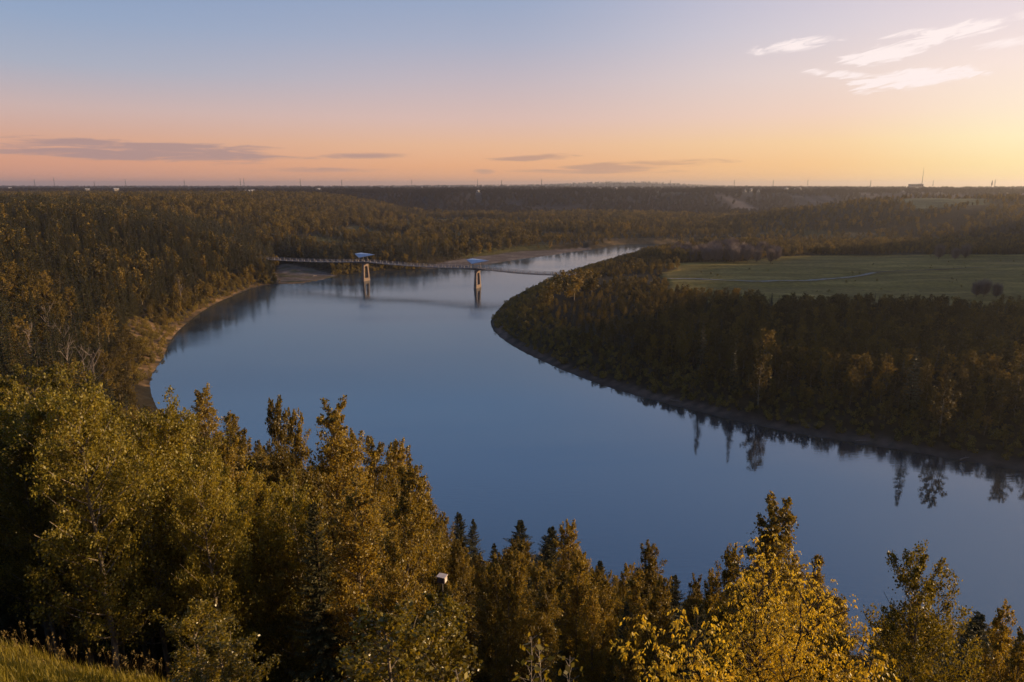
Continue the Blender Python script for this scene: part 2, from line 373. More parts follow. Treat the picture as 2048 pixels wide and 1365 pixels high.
# ------------------------------------------------------------------ tree shapes
def leaves(C, size, droop=.4, elong=1.5, seed=0, out=None, vary=.35):
    """kite-shaped leaves at centres C"""
    r = np.random.default_rng(seed); n = len(C)
    A = r.normal(size=(n, 3)); A /= np.linalg.norm(A, axis=1, keepdims=True)
    A[:, 2] -= droop
    if out is not None: A += out
    A /= np.linalg.norm(A, axis=1, keepdims=True)
    B = np.cross(A, r.normal(size=(n, 3))); B /= np.linalg.norm(B, axis=1, keepdims=True)+1e-9
    s = size*(1+vary*(r.random((n, 1))*2-1))
    a = A*s*elong*.5; b = B*s*.5
    V = np.stack([C-a, C-a*.1+b, C+a, C-a*.1-b], 1).reshape(-1, 3)
    F = np.arange(4*n).reshape(n, 4)
    return V, F
def join(parts):
    Vs, Fs, n = [], [], 0
    for V, F in parts: Vs.append(V); Fs.append(F+n); n += len(V)
    return np.vstack(Vs), np.vstack(Fs)
def gen_decid(seed, h, base=.25, width=.30, nb=42, nleaf=12000, size=.11, up=.75, sub=5, nside=4, tight=.33, spread_top=.15, multi=1):
    """trunk tubes and leaf kites of a poplar-like tree of height h"""
    r = np.random.default_rng(seed); tr = []; ends = []
    for t0 in range(multi):
        k = 9; t = np.linspace(0, 1, k); lean = r.normal(0, .035, 2)*h+(r.normal(0, .10, 2)*h if multi > 1 else 0)
        hh = h*(1 if t0 == 0 else r.uniform(.72, .95))
        P = np.column_stack([lean[0]*t**1.5+np.cumsum(r.normal(0, .006*h, k)), lean[1]*t**1.5+np.cumsum(r.normal(0, .006*h, k)), hh*t]); P[0] = (0, 0, -.3)
        rad = .014*h*(1-t)**.8+.006
        tr.append(tube(P, rad, 6))
        for b in range(nb//multi):
            f = base+(1-base)*(b+r.random())/(nb//multi); f = min(f, .985)
            p0 = np.array([np.interp(f, t, P[:, c]) for c in range(3)])
            ang = b*2.399+r.normal(0, .5); g = (f-base)/(1-base)
            prof = (math.sin(math.pi*min(1, .18+.82*g)**.8)**.7+spread_top*(g > .5)) if g < .98 else .2
            ln = h*width*prof*r.uniform(.55, 1.15)+.04*h
            e = up*(.6+.7*g)+r.normal(0, .12)
            dirn = np.array([math.cos(ang), math.sin(ang), e]); dirn /= np.linalg.norm(dirn)
            s = np.linspace(0, 1, 5)[:, None]
            Q = p0+dirn*ln*s+np.array([0, 0, 1])*ln*.22*s**2+np.cumsum(r.normal(0, .02*ln, (5, 3)), 0)*s
            tr.append(tube(Q, .0045*h*(1-f*.6)*(1-s[:, 0]*.75)+.003, nside-1 if nside > 3 else 3))
            for q in range(sub):
                u = r.uniform(.25, 1); p1 = np.array([np.interp(u, s[:, 0], Q[:, c]) for c in range(3)])
                dv = dirn*.6+r.normal(0, .55, 3)+np.array([0, 0, .45]); dv /= np.linalg.norm(dv)
                ends.append((p1, p1+dv*ln*r.uniform(.18, .42)))
    E0 = np.array([e[0] for e in ends]); E1 = np.array([e[1] for e in ends])
    w = np.linalg.norm(E1-E0, axis=1)+.1; w *= r.uniform(.35, 1.6, len(w)); idx = r.choice(len(ends), nleaf, p=w/w.sum()); u = r.random((nleaf, 1))**.8*1.1
    sg = tight*np.linalg.norm(E1-E0, axis=1)[idx][:, None]*(1.15-.7*u)
    Cc = E0[idx]+(E1-E0)[idx]*u+r.normal(size=(nleaf, 3))*sg*np.array([1, 1, .85])
    return join(tr), leaves(Cc, size, seed=seed+5)
def gen_spruce(seed, h, levels=34, per=7, sprays=16, w=.20, size=.42, sag=.35):
    r = np.random.default_rng(seed); t = np.linspace(0, 1, 6)
    tr = [tube(np.column_stack([r.normal(0, .004*h, 6), r.normal(0, .004*h, 6), h*t-.3*(t == 0)]), .013*h*(1-t)+.012, 6)]
    Vs, Fs, n = [], [], 0
    for lv in range(levels):
        f = .07+.925*(lv/(levels-1))**.92; z0 = h*f; L0 = h*w*(1-f)**.82*r.uniform(.8, 1.12)+.05
        for b in range(per):
            if r.random() < .12: continue
            ang = r.uniform(0, 2*math.pi); ln = L0*r.uniform(.6, 1.2); s = np.linspace(.08, 1, sprays)
            tilt = .35*f-sag*(1-f)
            zc = z0+ln*(tilt*s+.20*s**2)+r.normal(0, .02*h/ levels*8)
            ca, sa = math.cos(ang), math.sin(ang)
            c = np.column_stack([ca*ln*s, sa*ln*s, zc])
            side = np.array([-sa, ca, 0.]); outd = np.array([ca, sa, tilt])
            sz = size*(.45+.55*(1-f))*(1.1-.55*s)
            for sg in (-1, 1):
                m = len(s); a = (outd*.75+side*sg*.75)+r.normal(0, .18, (m, 3)); a[:, 2] -= .28
                a /= np.linalg.norm(a, axis=1, keepdims=True); bb = np.cross(a, r.normal(0, .5, (m, 3))+np.array([0, 0, 1.])); bb /= np.linalg.norm(bb, axis=1, keepdims=True)
                A = a*sz[:, None]; B = bb*sz[:, None]*.17
                V = np.stack([c, c+A*.45+B, c+A, c+A*.45-B], 1).reshape(-1, 3)
                Vs.append(V); Fs.append(np.arange(4*m).reshape(m, 4)+n); n += 4*m
    # leader
    c = np.column_stack([np.zeros(10), np.zeros(10), np.linspace(.93*h, 1.0*h, 10)]); V, F = leaves(c, size*.10, -1.2, 4., seed); Vs.append(V); Fs.append(F+n)
    return join(tr), (np.vstack(Vs), np.vstack(Fs))
def gen_clump(seed, h, n, size, width=.32, base=.12, lobes=9):
    """distant leafy tree: leaf clumps through an uneven crown"""
    r = np.random.default_rng(seed); Cs = []
    c0 = np.column_stack([r.normal(0, width*h*.38, lobes), r.normal(0, width*h*.38, lobes), h*(base+.14+(.96-base-.22)*np.linspace(0, 1, lobes)**.8)])
    rad = h*width*.55*(1.15-.65*np.linspace(0, 1, lobes))*r.uniform(.75, 1.2, lobes)
    c0[-1, :2] *= .3
    pr = rad**2/np.sum(rad**2); k = r.choice(lobes, n, p=pr)
    dd = r.normal(size=(n, 3)); dd /= np.linalg.norm(dd, axis=1, keepdims=True)
    Cc = c0[k]+dd*rad[k][:, None]*(r.random((n, 1))**.45)*np.array([1, 1, 1.25])
    Cc[:, 2] = np.clip(Cc[:, 2], .06*h, h)
    t = np.linspace(0, 1, 4); tr = [tube(np.column_stack([0*t, 0*t, h*.85*t-.4*(t == 0)]), .012*h*(1-t)+.02, 5)]
    for j in range(0, lobes, 2):
        tr.append(tube(np.array([[0, 0, c0[j, 2]*.6], c0[j]]), [.006*h, .002*h], 3))
    return join(tr), leaves(Cc, size, .1, 1.25, seed+3)
def gen_twigs(seed, h, n=260, width=.35, thick=.03):
    """leafless crown: many fine ascending twigs"""
    r = np.random.default_rng(seed); t = np.linspace(0, 1, 4); tr = [tube(np.column_stack([0*t, 0*t, h*.6*t-.4*(t == 0)]), .014*h*(1-t)+.02, 5)]
    tw = []
    for b in range(n):
        a = r.uniform(0, 6.28); rr = width*h*math.sqrt(r.random()); z0 = h*r.uniform(.12, .62)
        p0 = np.array([math.cos(a)*rr*.25, math.sin(a)*rr*.25, z0]); p1 = np.array([math.cos(a)*rr, math.sin(a)*rr, min(h, z0+h*r.uniform(.2, .5)*(1.2-rr/(width*h)*.5))])
        mid = (p0+p1)/2+np.array([math.cos(a), math.sin(a), -.4])*h*.03
        tw.append(tube(np.array([p0, mid, p1]), [thick*1.4, thick, thick*.4], 3))
    return join(tr), join(tw)
def gen_snag(seed, h, nb=12):
    r = np.random.default_rng(seed); k = 6; t = np.linspace(0, 1, k)
    P = np.column_stack([np.cumsum(r.normal(0, .012*h, k)), np.cumsum(r.normal(0, .012*h, k)), h*t]); P[0, 2] = -.3
    tr = [tube(P, .012*h*(1-t)+.02, 6)]; br = []
    for b in range(nb):
        f = r.uniform(.35, .95); p0 = np.array([np.interp(f, t, P[:, c]) for c in range(3)]); a = r.uniform(0, 6.28)
        dv = np.array([math.cos(a), math.sin(a), r.uniform(.7, 1.8)]); dv /= np.linalg.norm(dv); ln = h*r.uniform(.12, .32)
        s = np.linspace(0, 1, 4)[:, None]; Q = p0+dv*ln*s+np.array([0, 0, 1])*.15*ln*s**2
        br.append(tube(Q, .006*h*(1-s[:, 0]*.8)+.004, 4))
        for q in range(2):
            p1 = Q[2 if q else 1]; d2 = dv+r.normal(0, .5, 3); d2 /= np.linalg.norm(d2)
            br.append(tube(np.array([p1, p1+d2*ln*.4]), [.003*h, .002*h], 3))
    return join(tr), join(br)
def gen_maple(seed, h, ntop=60, lw=.022):
    """box elder: spreading limbs carrying drooping compound leaves in tiers"""
    r = np.random.default_rng(seed); tr = []; Cs = []; As = []; Ss = []
    for s0 in range(4):
        a0 = s0*1.6+r.normal(0, .3); t = np.linspace(0, 1, 7)
        sp = .26*h*r.uniform(.3, 1.1); P = np.column_stack([math.cos(a0)*sp*t**1.2, math.sin(a0)*sp*t**1.2, h*t*(1-.12*s0/3)])
        P[0, 2] = -.2; P[1:-1, :2] += r.normal(0, .02*h, (5, 2)); tr.append(tube(P, .010*h*(1-t)**.8+.006, 6))
        for b in range(ntop//2):
            f = .22+.77*(b+r.random())/(ntop//2); p0 = np.array([np.interp(f, t, P[:, c]) for c in range(3)])
            a = b*2.4+r.normal(0, .4); ln = h*(.36*(1-f)**.6+.06)*r.uniform(.5, 1.2)
            dv = np.array([math.cos(a), math.sin(a), .45+.5*f]); dv /= np.linalg.norm(dv); s = np.linspace(0, 1, 6)[:, None]
            Q = p0+dv*ln*s-np.array([0, 0, 1])*.16*ln*s**2; tr.append(tube(Q, .003*h*(1-s[:, 0]*.85)+.003, 4))
            for q in range(int(26*ln/(.3*h))+9):
                u = r.uniform(.15, 1.02)**.8; c = np.array([np.interp(u, s[:, 0], Q[:, k]) for k in range(3)])+r.normal(0, .035*h, 3)*np.array([1, 1, .6])
                # rachis outward then down, 5-7 leaflets
                ra = r.uniform(0, 6.28); out = np.array([math.cos(ra), math.sin(ra), .25])*.7+dv*.5; L1 = r.uniform(.14, .24)
                for kf in range(7):
                    g = kf/6.; pc = c+out*L1*g-np.array([0, 0, 1])*L1*.75*g*g
                    sd = (-1 if kf % 2 else 1)*(kf < 6); ad = out*.45+np.cross(out, [0, 0, 1])*sd*.9-np.array([0, 0, .75])+r.normal(0, .2, 3)
                    ad /= np.linalg.norm(ad); Cs.append(pc); As.append(ad); Ss.append(r.uniform(.75, 1.2))
    Cs = np.array(Cs); As = np.array(As); Ss = np.array(Ss)[:, None]
    B = np.cross(As, r.normal(0, .6, As.shape)+np.array([0, 0, 1.])); B /= np.linalg.norm(B, axis=1, keepdims=True)+1e-9
    a = As*Ss*.068; b = B*Ss*lw*.85
    V = np.stack([Cs, Cs+a*.4+b, Cs+a, Cs+a*.4-b], 1).reshape(-1, 3)
    return join(tr), (V, np.arange(len(V)).reshape(-1, 4))

PROTO = {}
def reg(kind, trunk, crown, h, bark, leaf):
    """keep trunk mesh, crown mesh (and a joined one for forest instancing)"""
    PROTO.setdefault(kind, []).append(dict(h=h, t=mesh_np(kind+'_trunk', trunk[0], trunk[1], [M[bark]], smooth=True), c=mesh_np(kind+'_crown', crown[0], crown[1], [M[leaf]]),
                                           tv=trunk, cv=crown, bark=bark, leaf=leaf))
for s in range(5): reg('aspen_hi', *gen_decid(100+s, 13, .22, .20, 52, 26000, .082, .55, 6), 13, 'bark', 'aspen')
for s in range(6): reg('poplar_hi', *gen_decid(200+s, 14, .10, .155, 64, 28000, .080, 1.35, 6, tight=.26, spread_top=.02), 14, 'bark', 'poplar')
for s in range(3): reg('sapling_hi', *gen_decid(300+s, 6, .06, .20, 44, 11000, .060, 1.0, 6, tight=.30), 6, 'bark', 'sapling')
for s in range(4): reg('spruce_hi', *gen_spruce(400+s, 14, 44, 9, 18, .25, .52), 14, 'dark_bark', 'spruce')
for s in range(4): reg('decid_mid', *gen_decid(500+s, 13, .12, .22, 30, 3000, .27, .7, 5, nside=3), 13, 'bark', 'far_leaf')
for s in range(4): reg('spruce_mid', *gen_spruce(600+s, 15, 20, 7, 7, .145, 1.0), 15, 'dark_bark', 'spruce')
for s in range(5): reg('decid_far', *gen_clump(700+s, 12, 620, .62, .30), 12, 'bark', 'far_leaf')
for s in range(4): reg('hill_far', *gen_clump(750+s, 12, 260, 1.1, .34), 12, 'dark_bark', 'hill_leaf')
for s in range(3): reg('spruce_far', *gen_spruce(800+s, 15, 12, 5, 4, .14, 1.7), 15, 'dark_bark', 'spruce')
for s in range(3): reg('bush', *gen_clump(900+s, 3, 420, .24, .55, .0, 7), 3, 'bark', 'bush')
for s in range(4): reg('bare_tree', *gen_twigs(1000+s, 11, 650, thick=.045), 11, 'dark_bark', 'twig')
for s in range(4): reg('snag', *gen_snag(1100+s, 12, 12), 12, 'snag', 'snag')
reg('maple', *gen_maple(1200, 7.5), 7.5, 'dark_bark', 'maple')
reg('maple_small', *gen_maple(1201, 4.2, 30), 4.2, 'dark_bark', 'maple')
# sapling with big heart leaves
def gen_bigleaf(seed, h):
    r = np.random.default_rng(seed); tr = []; Cs = []; out = []
    for st in range(5):
        a = r.uniform(0, 6.28); t = np.linspace(0, 1, 6); hh = h*(1 if st == 0 else r.uniform(.6, .93)); sp = .14*h*(st > 0)
        P = np.column_stack([math.cos(a)*sp*t, math.sin(a)*sp*t, hh*t]); tr.append(tube(P, .012*(1-t)+.004, 5))
        for k in range(int(150*hh/h)):
            f = .15+.85*k/(150*hh/h); p = np.array([np.interp(f, t, P[:, c]) for c in range(3)]); b = k*2.4
            o_ = np.array([math.cos(b), math.sin(b), .0]); ln = .16*h*(1-f)*r.random()+.05
            tr.append(tube(np.array([p, p+o_*ln+np.array([0, 0, ln*.6])]), [.004, .002], 3)); Cs.append(p+o_*(ln+.03)+np.array([0, 0, ln*.6])); out.append(o_*.9)
            if ln > .12: Cs.append(p+o_*ln*.5+np.array([0, 0, ln*.3])); out.append(o_*.5)
    return join(tr), leaves(np.array(Cs), .042, .8, 1.6, seed, np.array(out))
for s in range(2): reg('bigleaf', *gen_bigleaf(1300+s, 4.5), 4.5, 'bark', 'sapling')

def plant(kind, name, pos, h, label, cat, group=None, var=None, rz=None, lean=(0, 0), wid=1.):
    ps = PROTO[kind]; p = ps[(int(rng.integers(len(ps))) if var is None else var) % len(ps)]
    o = thing(name, pos, label, cat, group, rng.uniform(0, 6.28) if rz is None else rz)
    k = h/p['h']; o.scale = (k*wid, k*wid, k); o.rotation_euler.x, o.rotation_euler.y = lean
    link('trunk', p['t'], o); link('crown', p['c'], o)
    return o

# ------------------------------------------------------------------ bridge
pier_xy = [(-94.6, 439.7), (-20.8, 408.7)]
BP = [(-172, 462), (-135, 452.5), pier_xy[0], (-57.7, 425.5), pier_xy[1], (8, 399.0), (37, 391)]
bz_knots = [12.3, 12.1, 12.6, 11.4, 12.1, 10.9, 10.3]
BPa = np.array(BP); seg = np.concatenate([[0], np.cumsum(np.linalg.norm(np.diff(BPa, axis=0), axis=1))])
def deck_pt(s):
    x = np.interp(s, seg, BPa[:, 0]); y = np.interp(s, seg, BPa[:, 1])
    # spans hang in shallow curves between the piers
    k = [0, 2, 4, 6]; z = 0
    for a, b in zip(k[:-1], k[1:]):
        if seg[a] <= s <= seg[b]+1e-6:
            g = (s-seg[a])/(seg[b]-seg[a]); z = bz_knots[a]*(1-g)+bz_knots[b]*g-1.15*4*g*(1-g)
    return np.array([x, y, z])
SL = seg[-1]; S = np.linspace(0, SL, 140); DP = np.array([deck_pt(s) for s in S])
T = np.gradient(DP, axis=0); T /= np.linalg.norm(T, axis=1, keepdims=True); SD = np.stack([T[:, 1], -T[:, 0], 0*T[:, 0]], 1); SD /= np.linalg.norm(SD, axis=1, keepdims=True)
bridge = thing('footbridge', (pier_xy[0][0], pier_xy[0][1], 0), 'long pale footbridge crossing the river bend on two concrete piers', 'bridge')
bl = np.array(bridge.location)
def deck_mesh():
    pier_s = [seg[2], seg[4]]
    hw = 2.4; prof = []
    V = []
    for s_, p_, n_ in zip(S, DP, SD):
        dp = min(abs(s_-q) for q in pier_s); th = .45+1.1*max(0, 1-dp/9.)**1.3
        for a, b in ((-1, 0), (1, 0), (1, -.28), (.72, -th), (-.72, -th), (-1, -.28)): V.append(p_+n_*hw*a+np.array([0, 0, b]))
    V = np.array(V)-bl; n = len(S); F = []
    for i in range(n-1):
        for j in range(6): F.append((i*6+j, i*6+(j+1) % 6, (i+1)*6+(j+1) % 6, (i+1)*6+j))
    return mesh_np('deck', V, np.array(F), [M['deck']])
link('deck', deck_mesh(), bridge)
for sgn in (-1, 1):
    mb = MB(); e = DP+SD*2.3*sgn-bl
    for hgt, w in ((1.35, .07), (.95, .03), (.55, .03), (.15, .05)):
        Vt, Ft = tube(e+np.array([0, 0, hgt]), np.full(len(e), w), 4); mb.add(Vt, Ft.tolist())
    mb.build('handrail', M['steel'], bridge)
    npost = 50
    post0 = None
    for s_ in np.linspace(1, SL-1, npost):
        p_ = deck_pt(s_); q_ = deck_pt(min(SL, s_+.5)); t_ = (q_-p_)/np.linalg.norm(q_-p_); n_ = np.array([t_[1], -t_[0], 0])
        if post0 is None:
            b = MB(); b.box((0, 0, .70), (.50, .34, 1.5), 0, .55); post0 = b.build('railing_post', M['steel'], bridge); po = post0
        else:
            po = post0.copy(); COL.objects.link(po); po.parent = bridge
        c = p_+n_*2.42*sgn-bl; po.location = c; po.rotation_euler.z = math.atan2(t_[1], t_[0])
for pi, (X, Y) in enumerate(pier_xy):
    ang = math.atan2(-31, 74)
    top = deck_pt(seg[2 if pi == 0 else 4])[2]-1.45
    b = MB(); c0, s0 = math.cos(ang), math.sin(ang)
    # pier is a hollow frame whose broad face looks along the deck; narrow across it
    a2 = ang-R(90)
    c0, s0 = math.cos(a2), math.sin(a2)
    def pt(u_, w_, z_): return (X+u_*c0-w_*s0-bl[0], Y+u_*s0+w_*c0-bl[1], z_)
    def prism(u0b, u1b, u0t, u1t, wb, wt, zb, zt):
        Vv = [pt(u0b, -wb, zb), pt(u1b, -wb, zb), pt(u1b, wb, zb), pt(u0b, wb, zb), pt(u0t, -wt, zt), pt(u1t, -wt, zt), pt(u1t, wt, zt), pt(u0t, wt, zt)]
        b.add(Vv, [(3,2,1,0),(4,5,6,7),(0,1,5,4),(1,2,6,5),(2,3,7,6),(3,0,4,7)])
    prism(-3.8, 3.8, -3.3, 3.3, 1.0, .85, -2.5, 1.9)
    prism(-3.28, -1.9, -2.6, -1.4, .83, .66, 1.9, top-1.7)
    prism(1.9, 3.28, 1.4, 2.6, .83, .66, 1.9, top-1.7)
    prism(-2.65, 2.65, -2.7, 2.7, .68, .76, top-1.7, top)
    b.build('pier', M['concrete'], bridge)
    # sail roof over the pier
    P0 = deck_pt(seg[2 if pi == 0 else 4]); ax = np.array([math.cos(ang), math.sin(ang), 0]); nx_ = np.array([ax[1], -ax[0], 0])
    A_ = P0-ax*6.0+nx_*2.4+np.array([0, 0, 4.9]); B_ = P0+ax*7.4-nx_*.5+np.array([0, 0, 4.6]); C_ = P0-ax*1.8+nx_*4.2+np.array([0, 0, 2.7]); D_ = P0-ax*4.2-nx_*2.2+np.array([0, 0, 5.2])
    top_ = [A_, C_, B_, D_]; up_ = np.array([0, 0, .22]); mb = MB()
    mb.add([q-bl for q in top_]+[q-up_-bl for q in top_], [(0,1,2),(0,2,3),(6,5,4),(7,6,4),(0,4,5,1),(1,5,6,2),(2,6,7,3),(3,7,4,0)])
    cano = mb.build('sail_canopy', M['sail'], bridge)
    for g0, g1 in (((-3.2, 1.9), .45), ((2.6, 1.2), .4), ((-2.6, -1.9), .5)):
        base = P0+ax*g0[0]+nx_*g0[1]; tz_ = {1.9: 3.6, 1.2: 4.0, -1.9: 4.8}[g0[1]]
        ms = MB(); ms.bar(base-bl, base+np.array([0, 0, tz_])-bl, .11); ms.build('canopy_post', M['steel'], bridge)
# abutment at the inner bank end
mb = MB(); e = DP[-1]-bl
mb.box((e[0]+1, e[1]-.3, (e[2]-.5)/2), (5, 6.4, e[2]-.9), math.atan2(-31, 74)); mb.build('abutment', M['concrete'], bridge)

# ------------------------------------------------------------------ foreground trees: (kind, name, u, v, y, label, category, width)
hero = [
 ('aspen_hi','aspen_tree',20,812,31,'olive-leaved aspen at the picture edge above the grassy knoll','aspen',1.15),
 ('aspen_hi','aspen_tree',92,762,34,'tallest pale-green aspen above the grassy knoll with a bright bare trunk','aspen',1.2),
 ('aspen_hi','aspen_tree',168,792,33,'bushy aspen between the tallest pale-green aspen and the bark-striped one','aspen',1.15),
 ('aspen_hi','aspen_tree',228,818,31,'aspen whose thin bark-striped trunk stands over the dark hollow','aspen',1.0),
 ('aspen_hi','aspen_tree',305,826,33,'round-topped aspen just below the point where the shore disappears','aspen',1.1),
 ('poplar_hi','poplar_tree',352,838,42,'brownish poplar shouldering the round-topped aspen beside the river','poplar',1.2),
 ('poplar_hi','poplar_tree',392,792,74,'dark poplar with a flat leaning top against the water','poplar',1.4),
 ('poplar_hi','poplar_tree',455,845,66,'sparse poplar top leaning out over the blue water','poplar',1.2),
 ('poplar_hi','poplar_tree',420,880,52,'low brown poplar below the sparse leaning poplar top','poplar',1.3),
 ('poplar_hi','poplar_tree',500,880,50,'slim poplar just beside the dark pointed columnar poplar','poplar',1.1),
 ('poplar_hi','columnar_poplar',553,818,43,'dark pointed columnar poplar standing out against the river','poplar',.8),
 ('poplar_hi','columnar_poplar',588,840,45,'second pointed shoot tree touching the dark columnar poplar','poplar',.75),
 ('poplar_hi','poplar_tree',648,828,47,'broad rust-tinged poplar with a domed top against the water','poplar',1.35),
 ('poplar_hi','poplar_tree',700,882,50,'poplar with several upright shoots next to the domed rust-tinged one','poplar',1.2),
 ('poplar_hi','poplar_tree',742,886,53,'brown poplar with spiky crown halfway down the wooded edge','poplar',1.2),
 ('poplar_hi','poplar_tree',790,893,55,'poplar with spiky shoots pointing at mid-river','poplar',1.1),
 ('poplar_hi','poplar_tree',822,905,56,'outermost poplar of the spiky group with side boughs over the water','poplar',1.2),
 ('poplar_hi','poplar_tree',845,985,55,'lower poplar with a bough sticking out over the blue water','poplar',1.15),
 ('poplar_hi','poplar_tree',868,1030,52,'golden-brown poplar ending the tall spiky group','poplar',1.1),
 ('poplar_hi','poplar_tree',893,1030,70,'rusty orange-brown small poplar beside two little dark spruces','poplar',1.2),
 ('spruce_hi','spruce_tree',917,1022,74,'small dark spruce, taller of the pair beside the rusty poplar','spruce',1.0),
 ('spruce_hi','spruce_tree',946,1036,78,'narrow dark spruce, lower of the pair beside the rusty poplar','spruce',.8),
 ('spruce_hi','spruce_tree',988,1085,76,'tiny spruce tip showing between the pair and the tall open spruce','spruce',.9),
 ('spruce_hi','spruce_tree',1041,1038,58,'tall open-branched spruce with a thin leader against the river','spruce',1.15),
 ('poplar_hi','poplar_tree',1022,1090,52,'sunlit poplar in front of the tall open-branched spruce','poplar',1.0),
 ('spruce_hi','spruce_tree',1103,1050,62,'dark blunt spruce leaning on a glittering poplar','spruce',1.2),
 ('poplar_hi','poplar_tree',1136,1056,55,'glittering rust-topped poplar against the dark blunt spruce','poplar',1.35),
 ('poplar_hi','poplar_tree',1170,1112,50,'shorter poplar stepping down from the rust-topped one','poplar',1.1),
 ('spruce_hi','spruce_tree',1200,1120,60,'small spruce between the stepped poplar and the next glittering one','spruce',1.1),
 ('poplar_hi','poplar_tree',1300,1100,44,'glittering green-brown poplar with a thin bare leader','poplar',1.1),
 ('poplar_hi','poplar_tree',1250,1135,50,'hazy brown poplar beside the one with a bare leader','poplar',1.2),
 ('spruce_hi','spruce_tree',1350,1146,50,'slender spruce tip beyond the poplar with a bare leader','spruce',.9),
 ('poplar_hi','poplar_tree',1385,1163,42,'small twin-shoot poplar in the dip before the tall river poplar','poplar',.9),
 ('poplar_hi','poplar_tree',1425,1158,32,'narrow brown poplar in the dip beside the tall river poplar','poplar',.9),
 ('poplar_hi','poplar_tree',1465,1110,27,'glossy poplar shoulder just beside the tall river poplar','poplar',.8),
 ('poplar_hi','poplar_tree',1553,1022,25,'tall green river poplar rising behind the yellow maple','poplar',1.35),
 ('maple','yellow_maple',1575,1100,12.5,'bright golden-yellow maple with drooping leaves, largest of the yellow ones','maple',1.0),
 ('maple_small','yellow_maple',1395,1248,10.5,'small golden-yellow maple bush beside the big yellow maple','maple',1.0),
 ('maple_small','yellow_maple',1690,1285,11,'low golden maple spray under the big yellow maple','maple',1.0),
 ('poplar_hi','poplar_tree',1805,1215,27,'brown poplar with drooping leaves over the river corner','poplar',.9),
 ('aspen_hi','poplar_tree',1882,1160,17,'open three-pronged young poplar against the river','poplar',.9),
 ('spruce_hi','spruce_tree',1790,1215,30,'spruce leader sticking up beside the three-pronged poplar','spruce',1.1),
 ('poplar_hi','poplar_tree',1838,1210,22,'glinting poplar at the foot of the three-pronged one','poplar',.8),
 ('spruce_hi','spruce_tree',1960,1222,24,'dark spruce top between glinting poplars by the picture corner','spruce',1.15),
 ('poplar_hi','poplar_tree',1995,1232,20,'glinting poplar right next to the dark corner spruce','poplar',.9),
 ('poplar_hi','poplar_tree',2036,1268,19,'last glinting poplar at the picture corner','poplar',.9),
 ('sapling_hi','poplar_sapling',403,1218,17,'pale speckled sapling standing alone over the dark hollow','sapling',1.2),
 ('sapling_hi','poplar_sapling',455,1275,15,'low speckled sapling beside the lone one over the hollow','sapling',1.3),
 ('sapling_hi','poplar_sapling',865,1225,15,'yellow-green sapling with a rounded top near the bottom edge','sapling',1.5),
 ('sapling_hi','poplar_sapling',790,1255,13,'yellow-green sapling next to the round-topped one','sapling',1.3),
 ('bigleaf','broadleaf_sapling',1063,1252,6.2,'sapling shoot with large heart-shaped sunlit leaves at the bottom edge','sapling',1.0),
 ('bigleaf','broadleaf_sapling',1140,1290,6.0,'shorter large-leaved sapling beside the heart-leaved shoot','sapling',1.0),
]
ENV = np.array([(-400,770),(0,765),(100,752),(200,782),(330,818),(345,850),(400,806),(430,868),(500,895),(540,850),(600,850),(650,845),(690,900),(800,912),(835,965),(862,1050),(950,1080),(985,1120),(1040,1075),
                (1130,1080),(1200,1150),(1300,1125),(1350,1185),(1440,1175),(1490,1120),(1540,1060),(1600,1120),(1640,1230),(1700,1300),(1780,1290),(1810,1240),(1860,1230),(1900,1240),(1960,1260),(2040,1290),(2400,1300)], float)
used = []
for kind, name, u, v, y, label, cat, wid in hero:
    x_, y_, zt = px_y(u, v, y); g = tz(x_, y_); h = zt-g
    if h < 1.2: h = 1.2
    plant(kind, name, (x_, y_, g-.05), h*.985, label, cat, None, wid=wid*(.60 if 'maple' in kind else 1.15 if 'spruce' in kind else .72 if h > 6 else 1.1))
    used.append((x_, y_))
used = np.array(used)

HOUSES = [(441,1900,10),(452,1950,8),(490,1850,36),(505,1880,16),(638,2000,17),(232,1700,15),(20,2300,13),(175,1900,14),(1232,2300,13),(1200,2350,9),(1490,1900,7),(1502,1950,9),(1517,1930,7),(1573,2100,16),(1590,2150,13),(1600,2200,9),(1806,1800,8),(2021,2200,9),(956,1800,8),(1832,2500,44)]
# ------------------------------------------------------------------ forest records
REC = []   # kind, x, y, z, h, zone
def jit(x0, x1, y0, y1, sp):
    X, Y = np.meshgrid(np.arange(x0, x1, sp), np.arange(y0, y1, sp)); X = X.ravel().astype(float); Y = Y.ravel().astype(float)
    X += rng.uniform(-.48, .48, X.shape)*sp; Y += rng.uniform(-.48, .48, Y.shape)*sp
    return X, Y
def add(kinds, X, Y, hs, zone):
    Z = terrain(X, Y)
    for k, x_, y_, z_, h_ in zip(kinds, X, Y, Z, hs): REC.append((k, x_, y_, z_-.1, h_, zone))
